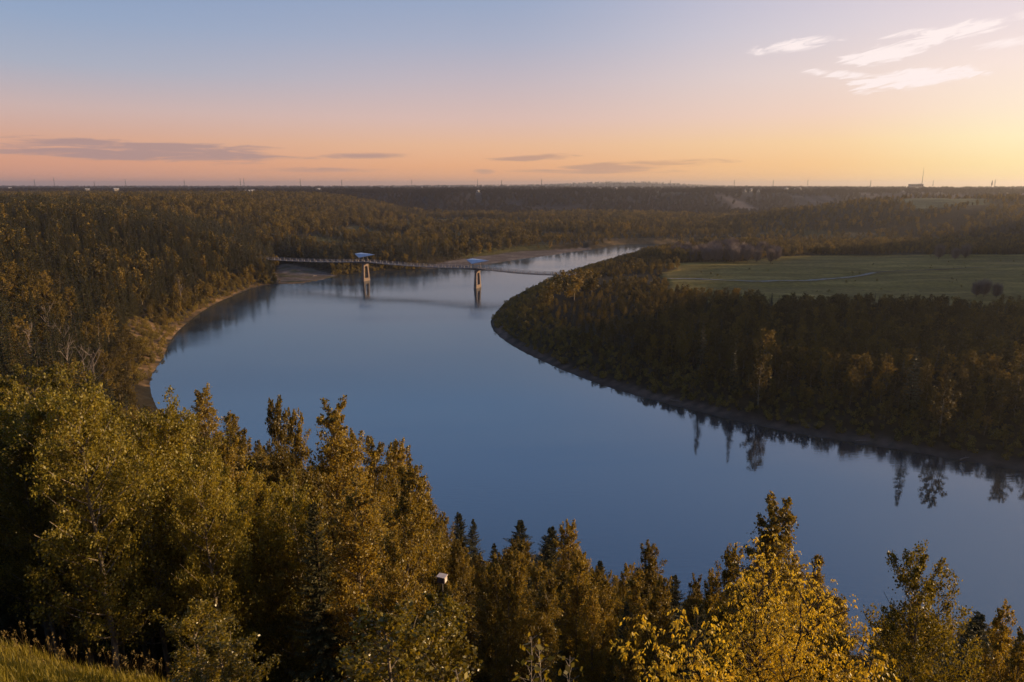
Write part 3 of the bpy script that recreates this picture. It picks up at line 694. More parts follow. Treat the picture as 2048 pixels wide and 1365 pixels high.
# near slope filler
X, Y = jit(-125, 110, 7, 125, 2.75)
dl = dist_poly(X, Y, LS); ins = inside(X, Y, RIVER); dr = dist_poly(X, Y, RS)
keep = (~ins) & (dl < dr) & (dl > 2.5) & (np.abs(X) < .86*Y+6) & ~((X < -8) & (Y < 20.5)) & (np.hypot(X, Y) > 7)
X, Y = X[keep], Y[keep]; Z = terrain(X, Y)
for x_, y_, z_ in zip(X, Y, Z):
    if len(used) and np.min(np.hypot(used[:, 0]-x_, used[:, 1]-y_)) < (1.6 if y_ < 60 else 2.2): continue
    u, v = proj(x_, y_, z_)
    hollow = (150 < u < 560) and y_ < 26
    if hollow and rng.random() < .4: continue
    if y_ < 29 and x_ < -12 and u < 200: continue
    vmax = np.interp(u, ENV[:, 0], ENV[:, 1])+abs(rng.normal(0, 55))+8
    zt = px_y(u, vmax, y_)[2]; spr = rng.random() < (.10 if x_ < 0 and y_ < 60 else .24)
    h = min(rng.uniform(10.5, 15.5), zt-z_)
    if y_ < 26: h = min(h, rng.uniform(2.0, 6.5))
    if hollow: h = min(h, rng.uniform(1.0, 2.2))
    if y_ < 25 and x_ < 22: h = min(h, rng.uniform(1.1, 2.6))
    if abs(u-884) < 60 and y_ < 41 and proj(x_, y_, z_+h)[1] < 1175: h = px_y(u, 1185, y_)[2]-z_
    if h < 1.0: continue
    k = 'spruce_hi' if spr and h > 4 else ('sapling_hi' if h < 4.2 else ('aspen_hi' if (x_ < -8 and y_ < 42 and rng.random() < .75) else 'poplar_hi'))
    REC.append((k, x_, y_, z_-.1, h, 'near'))
# left bank slope
def infr(X, Y, m=30, k=.83): return np.abs(X) < k*Y+m
X, Y = jit(-520, 20, 95, 560, 4.3)
dl = dist_poly(X, Y, LS); dr = dist_poly(X, Y, RS); ins = inside(X, Y, RIVER); inb = inside(X, Y, BAR1) | inside(X, Y, BAR2) | inside(X, Y, ERO)
dbar = np.minimum(dist_poly(X, Y, BAR1, True), dist_poly(X, Y, BAR2, True))
keep = ~ins & ~inb & (dl < dr) & (dl > 4.5) & (dbar > 3.) & infr(X, Y) & ((Y > 125) | (X < -110))
X, Y, dl = X[keep], Y[keep], dl[keep]
spf = fbm(X/55., Y/55., 90)
ks = np.where((rng.random(len(X)) < np.clip((spf-.25)*3.8, .2, .9)) & (dl > 12), 's', 'd')
hh = rng.uniform(8.5, 14, len(X))*np.where(ks == 's', 1.15, 1)*(.45+.55*ss(dl, 4, 22))*(.88+.3*fbm(X/30., Y/30., 91))
hh *= np.where((Y > 420) & (X > -160), .8, 1)
for q in range(len(X)):
    if Y[q] < 150:
        u_ = proj(X[q], Y[q], 20.)[0]; hh[q] = min(hh[q], max(1.5, px_y(u_, 720+(150-Y[q])*.8, Y[q])[2]-tz(X[q], Y[q])))
add(ks, X, Y, hh, 'left')
# left upland and valley floor beyond the bridge
X, Y = jit(-950, 420, 560, 1330, 7.2)
dl = dist_poly(X, Y, LS); dr = dist_poly(X, Y, RS); ins = inside(X, Y, RIVER); dbar = np.minimum(dist_poly(X, Y, BAR1, True), dist_poly(X, Y, BAR2, True)); inb = inside(X, Y, BAR2)
pat = fbm(X/90., Y/60., 31); band = fbm(X/120., Y/20., 44)
keep = ~ins & ~inb & (dbar > 3) & (dl < dr) & (dl > 5) & infr(X, Y) & ((pat < .56) | (X < -200) | (dl < 75))
keep &= ~((X > -150) & (Y > 720) & (band > .63) & (dl > 130))
X, Y, dl = X[keep], Y[keep], dl[keep]; spf = fbm(X/130., Y/130., 95)
ks = np.where(rng.random(len(X)) < np.clip((spf-.38)*2.2, .03, .5), 's', 'd')
add(ks, X, Y, rng.uniform(7.5, 13, len(X))*(.8+.4*fbm(X/70., Y/70., 96))*np.where((dl < 90) & (X > 20), .55, 1.), 'leftfar')
# inner (right) bank
X, Y = jit(-25, 520, 110, 640, 4.0)
dr = dist_poly(X, Y, RS); dl = dist_poly(X, Y, LS); ins = inside(X, Y, RIVER); fld = inside(X, Y, FIELD)
path_gap = (np.hypot(X-52, Y-384) < 7)
keep = ~ins & (dr < dl) & (dr > 8) & ~fld & infr(X, Y, 60) & ~path_gap & ((fbm(X/40., Y/40., 99) < .66) | (Y < 280))
X, Y, dr = X[keep], Y[keep], dr[keep]
ks = np.where(rng.random(len(X)) < .16, 's', 'd')
tip = ss(np.hypot(X+5, Y-300), 25, 120)
hh = rng.uniform(5.5, 9, len(X))*(.40+.60*ss(dr, 8, 30))*(.45+.55*tip)*(.8+.4*fbm(X/25., Y/25., 98)); hh = np.where((Y > 330) & (X < 110), hh*.62, hh)
hh = np.where((Y > 330) & (dr < 45), np.minimum(hh, 4.5), hh)
tall = (rng.random(len(X)) < .045) & (X > 55) & (Y < 300) & (dr < 36); hh = np.where(tall, rng.uniform(13, 17.5, len(X)), hh)
add(ks, X, Y, np.maximum(hh, 1.8), 'right')
# shore scrub of the inner bank
X, Y = jit(-25, 330, 110, 520, 2.6)
dr = dist_poly(X, Y, RS); dl = dist_poly(X, Y, LS); ins = inside(X, Y, RIVER)
keep = ~ins & (dr < dl) & (dr > np.where(Y > 285, .7, 2.8)+1.5*fbm(X/9., Y/9., 64)) & (dr < 26) & infr(X, Y, 20)
add(['b']*int(keep.sum()), X[keep], Y[keep], rng.uniform(1.2, 3.0, int(keep.sum()))*.8, 'scrub')
# golden brush on the left shore
X, Y = jit(-190, 60, 200, 620, 2.6)
dl = dist_poly(X, Y, LS); ins = inside(X, Y, RIVER); inb = inside(X, Y, BAR1) | inside(X, Y, BAR2)
keep = ~ins & ~inb & (((dl > 1.2) & (dl < 12) & (rng.random(len(X)) < .85)) | (inside(X, Y, ERO) & (rng.random(len(X)) < .45))) & infr(X, Y, 20)
add(['b']*int(keep.sum()), X[keep], Y[keep], rng.uniform(1.0, 3.0, int(keep.sum())), 'scrub')
# meadow edge scrub
X, Y = jit(70, 420, 278, 305, 3.4); add(['b']*len(X), X, Y, rng.uniform(1.2, 3.2, len(X)), 'scrub')
X = rng.uniform(95, 420, 420); Y = rng.uniform(290, 545, 420); k_ = inside(X, Y, FIELD) & (fbm(X/45., Y/18., 66) > .60); add(['b']*int(k_.sum()), X[k_], Y[k_], rng.uniform(.5, 1.7, int(k_.sum())), 'scrub')
# right-hand hill
X, Y = jit(150, 1500, 560, 1250, 7.5)
dr = dist_poly(X, Y, RS)
keep = ~inside(X, Y, CLEAR) & infr(X, Y, 120, .9) & (dr > 6) & ~inside(X, Y, RIVER) & (dist_poly(X, Y, LS) > 6)
X, Y = X[keep], Y[keep]
ks = np.where(rng.random(len(X)) < .45, 's', 'd'); strip = np.abs((Y-700)-(X-300)*.35-18*np.sin(X/40.)) < 11; X, Y, ks = X[~strip], Y[~strip], ks[~strip]; add(ks, X, Y, rng.uniform(3.5, 8.5, len(X)), 'hill')
# woods on the unseen high ground added to shade the inner bank
X, Y = jit(230, 1100, 150, 760, 8.5)
keep = (X > .75*Y+62) & (dist_poly(X, Y, RS) > 30) & ~inside(X, Y, RIVER) & ~inside(X, Y, FIELD)
add(['d']*int(keep.sum()), X[keep], Y[keep], rng.uniform(9, 14, int(keep.sum())), 'wall')
# far valley side and upland
HXY = np.array([(px_y(u_, 380, 2000.)[0]/2000., yy_, sz_/2+4) for u_, yy_, sz_ in HOUSES])
X, Y = jit(-1900, 2100, 1290, 2400, 12.5)
keep = infr(X, Y, 60) & (fbm(X/130., Y/130., 110) < np.where(Y > 1750, .50, .72))
for a_, yy_, sz_ in HXY: keep &= ~((np.abs(X-a_*Y) < sz_*Y/yy_) & (Y < yy_+8) & (Y > yy_-320))
for ex, ey, er in ((690, 1500, 60), (860, 1520, 75), (500, 1520, 35), (1010, 1540, 50)): keep &= ~((np.hypot((X-ex)/er, (Y-ey)/170) < 1) & (rng.random(len(X)) < .85))
X, Y = X[keep], Y[keep]; add(['f']*len(X), X, Y, rng.uniform(7, 12, len(X)), 'far')
for (y0, y1, sp) in ((2300, 4200, 34.), (4200, 9000, 85.)):
    X, Y = jit(-7000, 7000, y0, y1, sp); keep = infr(X, Y, 60) & (fbm(X/600., Y/420., 111) > .50)
    X, Y = X[keep], Y[keep]; add(['f']*len(X), X, Y, rng.uniform(10, 17, len(X))*(1 if y0 < 4000 else 1.2), 'far')

# (houses are listed above so that the wood keeps clear of them)
# visibility on a coarse picture grid, nearest first
REC.sort(key=lambda r: r[2]*CP)
GW, GH = 512, 342; buf = np.zeros((GH, GW), bool); tbuf = np.full(GW, 1e9)
vis = []
for r_ in REC:
    k, x_, y_, z_, h_, zone = r_
    u, vb = proj(x_, y_, z_); _, vt = proj(x_, y_, z_+h_); hw = abs(vb-vt)*.16
    a0, a1 = int(max(0, (u-hw)/4)), int(min(GW, (u+hw)/4+1)); b0, b1 = int(max(0, vt/4)), int(min(GH, vb/4+1))
    if a1 <= a0 or b1 <= b0: vis.append(0); continue
    sub = buf[b0:b1, a0:a1]; vis.append(float((~sub).sum())*16 if h_ > 2.5 or k == 'b' else 0); sub[:] = True

LIM = 290
zones = {
 'near': {'d': ('poplar_tree', 'brown-green poplar crowded into the wooded slope below the viewpoint', 'poplar', 'poplars filling the wooded slope below the viewpoint'),
          'a': ('aspen_tree', 'olive aspen crowded behind the aspens over the grassy knoll', 'aspen', 'aspens crowded behind the grassy knoll'),
          's': ('spruce_tree', 'dark spruce wedged among poplars on the slope below the viewpoint', 'spruce', 'spruces among the poplars below the viewpoint'),
          'p': ('poplar_sapling', 'small leafy sapling low on the slope under the taller trees', 'sapling', 'saplings low on the near slope')},
 'left': {'d': ('leafy_tree', 'brown-green leafy tree on the steep wooded bank opposite the inner bend', 'tree', 'leafy trees on the steep wooded bank'),
          's': ('spruce_tree', 'narrow dark spruce on the steep wooded bank opposite the inner bend', 'spruce', 'spruces on the steep wooded bank')},
 'leftfar': {'d': ('leafy_tree', 'small leafy tree in the woods beyond the footbridge', 'tree', 'leafy trees beyond the footbridge'),
             's': ('spruce_tree', 'small dark spruce in the woods beyond the footbridge', 'spruce', 'spruces beyond the footbridge')},
 'right': {'d': ('leafy_tree', 'shaded leafy tree on the low inner bank between river and meadow', 'tree', 'leafy trees on the shaded inner bank'),
           's': ('spruce_tree', 'shaded spruce on the low inner bank between river and meadow', 'spruce', 'spruces on the shaded inner bank')},
 'hill': {'d': ('leafy_tree', 'shaded leafy tree on the hill behind the meadow', 'tree', 'leafy trees on the hill behind the meadow'),
          's': ('spruce_tree', 'shaded spruce on the hill behind the meadow', 'spruce', 'spruces on the hill behind the meadow')},
}
def cls(k):
    return {'poplar_hi': 'd', 'aspen_hi': 'a', 'spruce_hi': 's', 'sapling_hi': 'p'}.get(k, k)
order = sorted(range(len(REC)), key=lambda q: -vis[q]); cnt = {}; single = set()
for q in order:
    k, zone = REC[q][0], REC[q][5]; c = cls(k)
    near = zone == 'near'
    if zone not in zones or c not in zones[zone]: continue
    if not near and vis[q] < 40: continue
    fam = {'d': 'leafy', 'a': 'aspen', 's': 'spruce', 'p': 'sapling'}[c]
    if cnt.get(fam, 0) >= LIM-40: continue
    if near or vis[q] > 0: cnt[fam] = cnt.get(fam, 0)+1; single.add(q)
inst = {}
for q, (k, x_, y_, z_, h_, zone) in enumerate(REC):
    dist = math.hypot(x_, y_); c = cls(k)
    if zone == 'near': pk = k
    elif k == 'd': pk = 'decid_mid' if dist < 330 else 'decid_far'
    elif k == 's': pk = 'spruce_mid' if dist < 480 else 'spruce_far'
    elif k == 'b': pk = 'bush'
    elif k == 'f': pk = 'hill_far'
    else: pk = 'decid_far'
    if q in single:
        nm, lab, cat, grp = zones[zone][c]
        plant(pk, nm, (x_, y_, z_), h_, lab, cat, grp, wid=rng.uniform(.62, .9) if zone == 'near' else rng.uniform(.85, 1.2))
    else:
        fam = {'d': 'leafy_forest', 'a': 'leafy_forest', 'p': 'undergrowth', 's': 'spruce_forest', 'b': 'undergrowth', 'f': 'distant_woodland'}[c]
        inst.setdefault((fam, pk), []).append((x_, y_, z_, h_))

# ------------------------------------------------------------------ forest that nobody could count: points carrying instances
def joined(kind, j):
    p = PROTO[kind][j]; Vt, Ft = p['tv']; Vc, Fc = p['cv']
    V = np.vstack([Vt, Vc]); F = np.vstack([Ft, Fc+len(Vt)]); fm = np.concatenate([np.zeros(len(Ft)), np.ones(len(Fc))])
    return mesh_np('%s_model' % kind, V, F, [M[p['bark']], M[p['leaf']]], fm)
fam_lab = {'leafy_forest': ('dense brown-green leafy woodland covering both river banks', 'woodland'), 'spruce_forest': ('dark spruces massed through the woodland on both banks', 'woodland'),
           'undergrowth': ('low scrub along the shores and meadow edge', 'undergrowth'), 'distant_woodland': ('far woodland on the valley side and plateau', 'woodland')}
fams = {}
for (fam, pk), lst in inst.items(): fams.setdefault(fam, []).append((pk, lst))
for fam, groups in fams.items():
    col = bpy.data.collections.new(fam+'_models'); pts = []; idx = []; scl = []; base_i = 0
    for pk, lst in groups:
        n = len(PROTO[pk])
        for j in range(n):
            o = bpy.data.objects.new('%03d_%s' % (base_i+j, pk), joined(pk, j)); col.objects.link(o)
        ids = rng.integers(0, n, len(lst))
        for (x_, y_, z_, h_), j in zip(lst, ids):
            k = h_/PROTO[pk][0]['h']; w = k*rng.uniform(.85, 1.25); pts.append((x_, y_, z_)); idx.append(base_i+int(j)); scl.append((w, w, k))
        base_i += n
    me = bpy.data.meshes.new(fam); me.vertices.add(len(pts)); me.vertices.foreach_set('co', np.array(pts, np.float32).ravel())
    a = me.attributes.new('idx', 'INT', 'POINT'); a.data.foreach_set('value', np.array(idx, np.int32))
    a = me.attributes.new('scl', 'FLOAT_VECTOR', 'POINT'); a.data.foreach_set('vector', np.array(scl, np.float32).ravel())
    rot = np.zeros((len(pts), 3), np.float32); rot[:, 2] = rng.uniform(0, 6.28, len(pts))
    a = me.attributes.new('rot', 'FLOAT_VECTOR', 'POINT'); a.data.foreach_set('vector', rot.ravel())
    ob = link(fam, me); tag(ob, fam_lab[fam][0], fam_lab[fam][1], kind='stuff')
    ng = bpy.data.node_groups.new(fam+'_scatter', 'GeometryNodeTree')
    ng.interface.new_socket('Geometry', in_out='INPUT', socket_type='NodeSocketGeometry'); ng.interface.new_socket('Geometry', in_out='OUTPUT', socket_type='NodeSocketGeometry')
    gi = ng.nodes.new('NodeGroupInput'); go = ng.nodes.new('NodeGroupOutput'); ci = ng.nodes.new('GeometryNodeCollectionInfo'); ci.inputs['Collection'].default_value = col
    ci.inputs['Separate Children'].default_value = True; ci.inputs['Reset Children'].default_value = True
    ip = ng.nodes.new('GeometryNodeInstanceOnPoints'); ip.inputs['Pick Instance'].default_value = True
    def na(nm, ty):
        n = ng.nodes.new('GeometryNodeInputNamedAttribute'); n.data_type = ty; n.inputs['Name'].default_value = nm; return n
    ai = na('idx', 'INT'); as_ = na('scl', 'FLOAT_VECTOR'); ar = na('rot', 'FLOAT_VECTOR'); er = ng.nodes.new('FunctionNodeEulerToRotation')
    l = ng.links.new
    l(gi.outputs[0], ip.inputs['Points']); l(ci.outputs[0], ip.inputs['Instance']); l(ai.outputs[0], ip.inputs['Instance Index']); l(as_.outputs[0], ip.inputs['Scale'])
    l(ar.outputs[0], er.inputs[0]); l(er.outputs[0], ip.inputs['Rotation']); l(ip.outputs[0], go.inputs[0])
    md = ob.modifiers.new('scatter', 'NODES'); md.node_group = ng

# ------------------------------------------------------------------ dead snags and bare trees
snags = [(50,615,165,'forked grey dead tree among leafy trees at the picture edge'),(85,560,195,'tall dead tree with fine bare branches behind the forked grey one'),(110,598,178,'leaning bare dead tree beside the tall dead one'),
         (147,630,160,'pale broken snag standing alone between spruces'),(172,625,165,'slim snag next to a rusty-leaved tree'),(208,746,95,'short pale split snag rising over the aspens'),
         (124,675,150,'stub of pale dead trunk in the dark gap'),(357,561,325,'single white dead stem above the golden shore')]
for u, v, y, lab in snags:
    x_, y_, zt = px_y(u, v, y); g = tz(x_, y_); plant('snag', 'dead_tree', (x_, y_, g-.1), min(14, max(4, zt-g)), lab, 'dead tree')
bares = [(1975,545,9.5,335),(1998,560,8,330),(1958,556,8.5,333),(1880,500,12,520),(1932,503,12,525),(1912,506,10,515)]
for i0, (u, v, h, y) in enumerate(bares):
    x_, _, _ = px_y(u, v, y)
    plant('bare_tree', 'bare_tree', (x_, y, tz(x_, y)-.1), h, 'leafless grey tree of the clump standing on the meadow edge' if i0 < 3 else 'leafless grey tree of the clump at the foot of the hill', 'bare tree',
          'bare clump on the meadow' if i0 < 3 else 'bare clump below the hill', wid=1.05)
gr = 0
for q in range(64):
    u = rng.uniform(1345, 1555); y = rng.uniform(488, 560); x_ = (u-1024)/FPX*y
    plant('bare_tree', 'bare_tree', (x_, y, tz(x_, y)-.1), rng.uniform(10, 14)*(.75+.25*math.sin((u-1345)/210*math.pi)), 'leafless mauve-grey tree of the grove between river and meadow', 'bare tree', 'mauve-grey grove beside the meadow')
for (u, v, y, lab) in [(1150,518,330,'round dark tree silhouetted on the inner bank beside the bridge end'),(1098,540,322,'small dark tree in front of the bridge end'),(1122,532,350,'low bushy tree between the bridge end and the round dark tree'),(1152,538,362,'bushy dark tree hiding the inner end of the bridge'),(1172,536,372,'dark tree touching the one that hides the bridge end'),
                       (1185,530,345,'flat-topped dark tree beyond the round one against the water'),(1262,512,450,'dark tree against the last bright reach of river')]:
    x_, y_, zt = px_y(u, v, y); g = tz(x_, y_); plant('decid_far', 'leafy_tree', (x_, y_, g-.1), min(13, max(3, zt-g)), lab, 'tree', wid=1.5)

# ------------------------------------------------------------------ grass on the knoll
r = np.random.default_rng(44); n = 60000
gxp = r.uniform(-28, -7.5, n); gyp = r.uniform(8, 21.5, n); kk = (gyp < 19.3+.5*r.normal(size=n)) & (gxp < -8.5-.8*r.random(n))
kk &= (np.hypot(gxp, gyp) > 5); gxp, gyp = gxp[kk], gyp[kk]; gzp = terrain(gxp, gyp); n = len(gxp)
hgt = r.uniform(.18, .5, n)[:, None]; a = r.uniform(0, 6.28, n); dirv = np.column_stack([np.cos(a), np.sin(a), 0*a]); bend = r.uniform(.05, .5, n)[:, None]
base = np.column_stack([gxp, gyp, gzp-.03]); w = np.column_stack([-np.sin(a), np.cos(a), 0*a])*.011
mid = base+np.array([0, 0, 1])*hgt*.6+dirv*bend*hgt*.35; tip = base+np.array([0, 0, 1])*hgt+dirv*bend*hgt
V = np.stack([base-w, base+w, mid+w*.8, mid-w*.8, tip], 1).reshape(-1, 3); i5 = np.arange(n)*5
me = mesh_np('grass', V, [np.stack([i5+3, i5+2, i5+4], -1), np.stack([i5, i5+1, i5+2, i5+3], -1)], [M['grass']])
tag(link('grass', me), 'sunlit golden-green grass on the knoll in the bottom corner', 'grass', kind='stuff')
n = 420; gxp = r.uniform(-26, -6, n); gyp = 19.8-r.exponential(1.6, n); kk = gyp > 8; gxp, gyp = gxp[kk], gyp[kk]; gzp = terrain(gxp, gyp); parts = []; heads = []
for x_, y_, z_ in zip(gxp, gyp, gzp):
    h = r.uniform(.55, 1.05); b = r.normal(0, .12, 2)
    P = np.array([[x_, y_, z_], [x_+b[0]*.4, y_+b[1]*.4, z_+h*.6], [x_+b[0], y_+b[1], z_+h]]); parts.append(tube(P, [.004, .0035, .003], 3)); heads.append(P[2]+r.normal(0, .02, (9, 3))*np.array([1, 1, 2.4]))
me_v, me_f = join(parts+[leaves(np.vstack(heads), .028, -.6, 2.2, 3)])
tag(link('grass_seed_stalk', mesh_np('grass_seed_stalk', me_v, me_f, [M['seed']])), 'tall reddish seed stalks standing above the knoll grass', 'grass', kind='stuff')

# ------------------------------------------------------------------ white box on its post among the trees
x_, y_, zt = px_y(884, 1146, 40); g = tz(x_, y_)
t_ = thing('equipment_box', (x_, y_, g), 'small white box catching the sun among the poplars, with a slanted lid', 'box', rz=R(-20))
hb = zt-g
b = MB(); b.box((0, 0, hb-.45), (.5, .42, .4)); b.build('cabinet', M['panel_side'], t_)
b = MB(); b.box((0, 0, hb-.22), (.6, .5, .05)); b.build('lid', M['white'], t_)
b = MB(); b.box((.265, 0, hb-.46), (.03, .34, .30)); b.build('door', M['white'], t_)
b = MB(); b.bar((0, 0, -.3), (0, 0, hb-.7), .06); b.build('post', M['mast'], t_)

# ------------------------------------------------------------------ pylons, mast, buildings on the skyline
def lattice(h, w, arms):
    b = MB(); L4 = [(-1,-1),(1,-1),(1,1),(-1,1)]; lv = 6
    for sx, sy in L4: b.bar((sx*w, sy*w, -2), (sx*w*.12, sy*w*.12, h), .22, .14)
    for k in range(lv):
        z0, z1 = h*k/lv, h*(k+1)/lv; w0, w1 = w*(1-.88*k/lv), w*(1-.88*(k+1)/lv)
        for i0 in range(4):
            p, q_ = L4[i0], L4[(i0+1) % 4]
            b.bar((p[0]*w0, p[1]*w0, z0), (q_[0]*w1, q_[1]*w1, z1), .10); b.bar((q_[0]*w0, q_[1]*w0, z0), (p[0]*w1, p[1]*w1, z1), .10)
    return b
pys = [(68,359,372),(107,356,372),(188,364,373),(250,359,372),(368,360,372),(480,357,371),(487,357,371),(600,358,372),(683,360,370),(823,360,369),(955,358,369),(1003,361,369),(1083,359,369),(1213,361,367),(1341,361,371),
       (1469,361,371),(1547,360,371),(1616,360,371),(1742,361,372),(1867,361,373),(1991,360,373)]
tower0 = None
for u, vt, vb in pys:
    y = 3300.; x_, _, zt = px_y(u, vt, y); g = tz(x_, y); h = zt-g
    if tower0 is None:
        tower0 = thing('power_pylon', (x_, y, g), 'thin dark lattice pylon standing on the far skyline', 'pylon', 'pylons along the far skyline')
        t_ = lattice(30., 2.6, 3).build('tower', M['mast'], tower0)
        b = MB()
        for zz, ww in ((29.3, 3.2), (25.5, 4.4), (21.5, 3.6)):
            b.bar((-ww, 0, zz), (ww, 0, zz), .18); b.bar((-ww, 0, zz), (0, 0, zz+1.2), .1); b.bar((ww, 0, zz), (0, 0, zz+1.2), .1)
        a_ = b.build('crossarm', M['mast'], tower0); o = tower0
    else:
        o = tower0.copy(); COL.objects.link(o)
        for ch in (t_, a_): c = ch.copy(); COL.objects.link(c); c.parent = o
    k = h/30.; o.location = (x_, y, g); o.scale = (1.1, 1.1, k); o.rotation_euler.z = rng.uniform(0, 3)
x_, _, zt = px_y(1848, 336, 2600.); g = tz(x_, 2600.)
o = thing('radio_mast', (x_, 2600., g), 'tallest slender radio mast beside the flat-roofed building on the skyline', 'mast')
lattice(zt-g, .9, 0).build('tower', M['mast'], o)
b = MB(); b.bar((0, 0, zt-g-.5), (0, 0, zt-g+4), .15); b.build('antenna', M['mast'], o)
x_, _, zt = px_y(1985, 361, 2600.); g = tz(x_, 2600.)
o = thing('water_tower', (x_, 2600., g), 'small dark tower with a bulging head near the bright edge of the sky', 'tower'); hh_ = zt-g
b = MB(); V_, F_ = tube([(0, 0, -1), (0, 0, hh_*.5)], [.7, .6], 8); b.add(V_, F_.tolist()); b.build('shaft', M['mast'], o)
b = MB(); V_, F_ = tube([(0, 0, hh_*.45), (0, 0, hh_*.6), (0, 0, hh_*.72), (0, 0, hh_)], [.7, 2.6, 2.4, .4], 10); b.add(V_, F_.tolist()); b.build('tank', M['mast'], o)
def house(u, v, y, size, label, gable=True, rz=0., name='farm_house', wall='pale_wall', roof='roof', grp=None, win=4, sink=0.):
    x_, _, z_ = px_y(u, v, y); g = tz(x_, y); L_, W_, H_ = (size[0]*.75, size[1]*.8, size[2]*.75) if gable else size
    z_ = max(g, z_-H_) if sink else max(g-.3, min(z_-H_*.5, g+6))
    o = thing(name, (x_, y, z_), label, 'building', grp, rz)
    b = MB(); b.box((0, 0, H_/2-1), (L_, W_, H_+2)); b.build('wall', M[wall], o)
    b = MB()
    if gable:
        e = .6; hh = W_*.28; V_ = [(-L_/2-e, -W_/2-e, H_), (L_/2+e, -W_/2-e, H_), (L_/2+e, W_/2+e, H_), (-L_/2-e, W_/2+e, H_), (-L_/2-e, 0, H_+hh), (L_/2+e, 0, H_+hh)]
        b.add(V_, [(0,1,5,4),(2,3,4,5),(0,4,3),(1,2,5),(3,2,1,0)])
    else:
        b.box((0, 0, H_+.35), (L_+.8, W_+.8, .7)); b.box((L_*.33, 0, H_+1.3), (L_*.2, W_*.5, 1.2))
    b.build('roof', M[roof], o)
    for q in range(win):
        b = MB(); b.box((-L_/2+(q+.5)*L_/win, -W_/2-.03, H_*.5), (L_/win*.5, .1, H_*.4)); b.build('window', M['glass'], o)
    b = MB(); b.box((L_/2-.0, 0, 1.2), (.12, 1.4, 2.4)); b.build('door', M['mast'], o)
    return o
house(1832, 369, 2500., (44, 18, 8.5), 'big flat-roofed pinkish building on the skyline beside the tall mast', False, 0., 'apartment_building', win=6, sink=1)
hs = [(441,381,1900,(10,8,5),'small pale house flashing in the sun, first of the glints above the woods',1.1),(452,381,1950,(8,7,4),'tiny pale shed beside the first sunlit glint',.9),
      (490,383,1850,(36,9,4.5),'long low pale shed gleaming above the wooded upland',1.0),(505,382.5,1880,(16,8,4.5),'short pale barn at the end of the long gleaming shed',1.1),
      (638,380,2000,(17,10,5),'lone pale farmhouse glinting on the dark valley rim',1.0),(232,379,1700,(15,9,5),'pale farmhouse glinting over the distant treetops',.9),
      (20,377,2300,(13,9,5),'pale house on the horizon near the picture edge',1.0),(175,380,1900,(14,9,4.5),'grey-roofed house beside the glinting farmhouse on the horizon',.7),
      (1232,377,2300,(13,9,5),'small pale house below the far round hill',.9),(1200,377,2350,(9,8,5),'grey house beside the one below the far round hill',.5),
      (1490,382,1900,(7,6,4),'small glinting cabin in the scattered hamlet on the rim',1.0),(1502,380,1950,(9,7,5),'pale cottage of the scattered hamlet on the rim',.9),(1517,382,1930,(7,6,4),'tiny white cabin ending the scattered hamlet',1.1),
      (1573,379,2100,(16,10,5),'long greenish-roofed barn among sheds on the rim',.8),(1590,380,2150,(13,9,4.5),'low shed behind the greenish-roofed barn',.9),(1600,378,2200,(9,8,5),'pale house beyond the greenish-roofed barn',.8),
      (1806,384,1800,(8,6,3.5),'low white hut below the flat-roofed building',1.0),(2021,376,2200,(9,8,4),'tiny bright house in the sun glare at the skyline edge',.9),(956,383,1800,(8,7,4),'dim pale house on the middle of the dark valley rim',.9),
      (808,451,1050,(6,5,3.5),'single bright cabin in the woods beyond the footbridge',1.0)]
for u, v, y, sz, lab, rz in hs: house(u, v, float(y), sz, lab, True, rz, 'cottage' if sz[0] < 12 else 'farm_building', win=3)
for q in range(5):
    pass

# ------------------------------------------------------------------ driftwood and boulders on the gravel
for q, (u, v, lab) in enumerate([(612,549,'pale driftwood log on the gravel bar'),(630,552,'short grey log near the tip of the gravel bar'),(598,545,'bleached branch pile top on the gravel bar')]):
    x_, y_ = px_z(u, v, .8); g = tz(x_, y_); o = MB(); rz = [.3, 1.2, -.4][q]
    V_, F_ = tube([(-2.2, 0, .2), (-.7, .15, .3), (.8, -.1, .28), (2.3, .1, .4)], [.22, .2, .16, .06], 6); o.add(V_, F_.tolist()); V_, F_ = tube([(.5, 0, .3), (1.1, .7, .7)], [.1, .03], 5); o.add(V_, F_.tolist())
    ob = o.build('driftwood_log', M['snag']); ob.location = (x_, y_, g); ob.rotation_euler.z = rz; tag(ob, lab, 'log')

for q, (u, v, lab) in enumerate([(1352,803,'pale driftwood stick lying on the inner shore strip'),(1725,881,'bleached log stranded where the inner shore widens'),(1930,915,'short log on the inner shore near the picture edge')]):
    x_, y_ = px_z(u, v, .6); o = MB(); V_, F_ = tube([(-1.6, 0, .15), (0, .1, .22), (1.7, -.1, .2)], [.13, .12, .05], 6); o.add(V_, F_.tolist())
    V_, F_ = tube([(.4, 0, .2), (.9, .5, .5)], [.06, .02], 4); o.add(V_, F_.tolist())
    ob = o.build('driftwood_log', M['snag']); ob.location = (x_, y_, tz(x_, y_)); ob.rotation_euler.z = -.6+q*.5; tag(ob, lab, 'log')

# ------------------------------------------------------------------ haze
m, nt = nodes('evening_haze'); L = nt.links.new
pv = N(nt, 'ShaderNodeVolumePrincipled'); pv.inputs['Color'].default_value = (.90, .86, .86, 1); pv.inputs['Density'].default_value = 9.5e-5; pv.inputs['Anisotropy'].default_value = .6
o = N(nt, 'ShaderNodeOutputMaterial'); L(pv.outputs[0], o.inputs['Volume'])
b = MB(); b.box((0, 8000, 70), (31000, 18500, 150)); hz = b.build('haze', m); tag(hz, 'thin evening haze filling the valley', 'haze', kind='stuff')

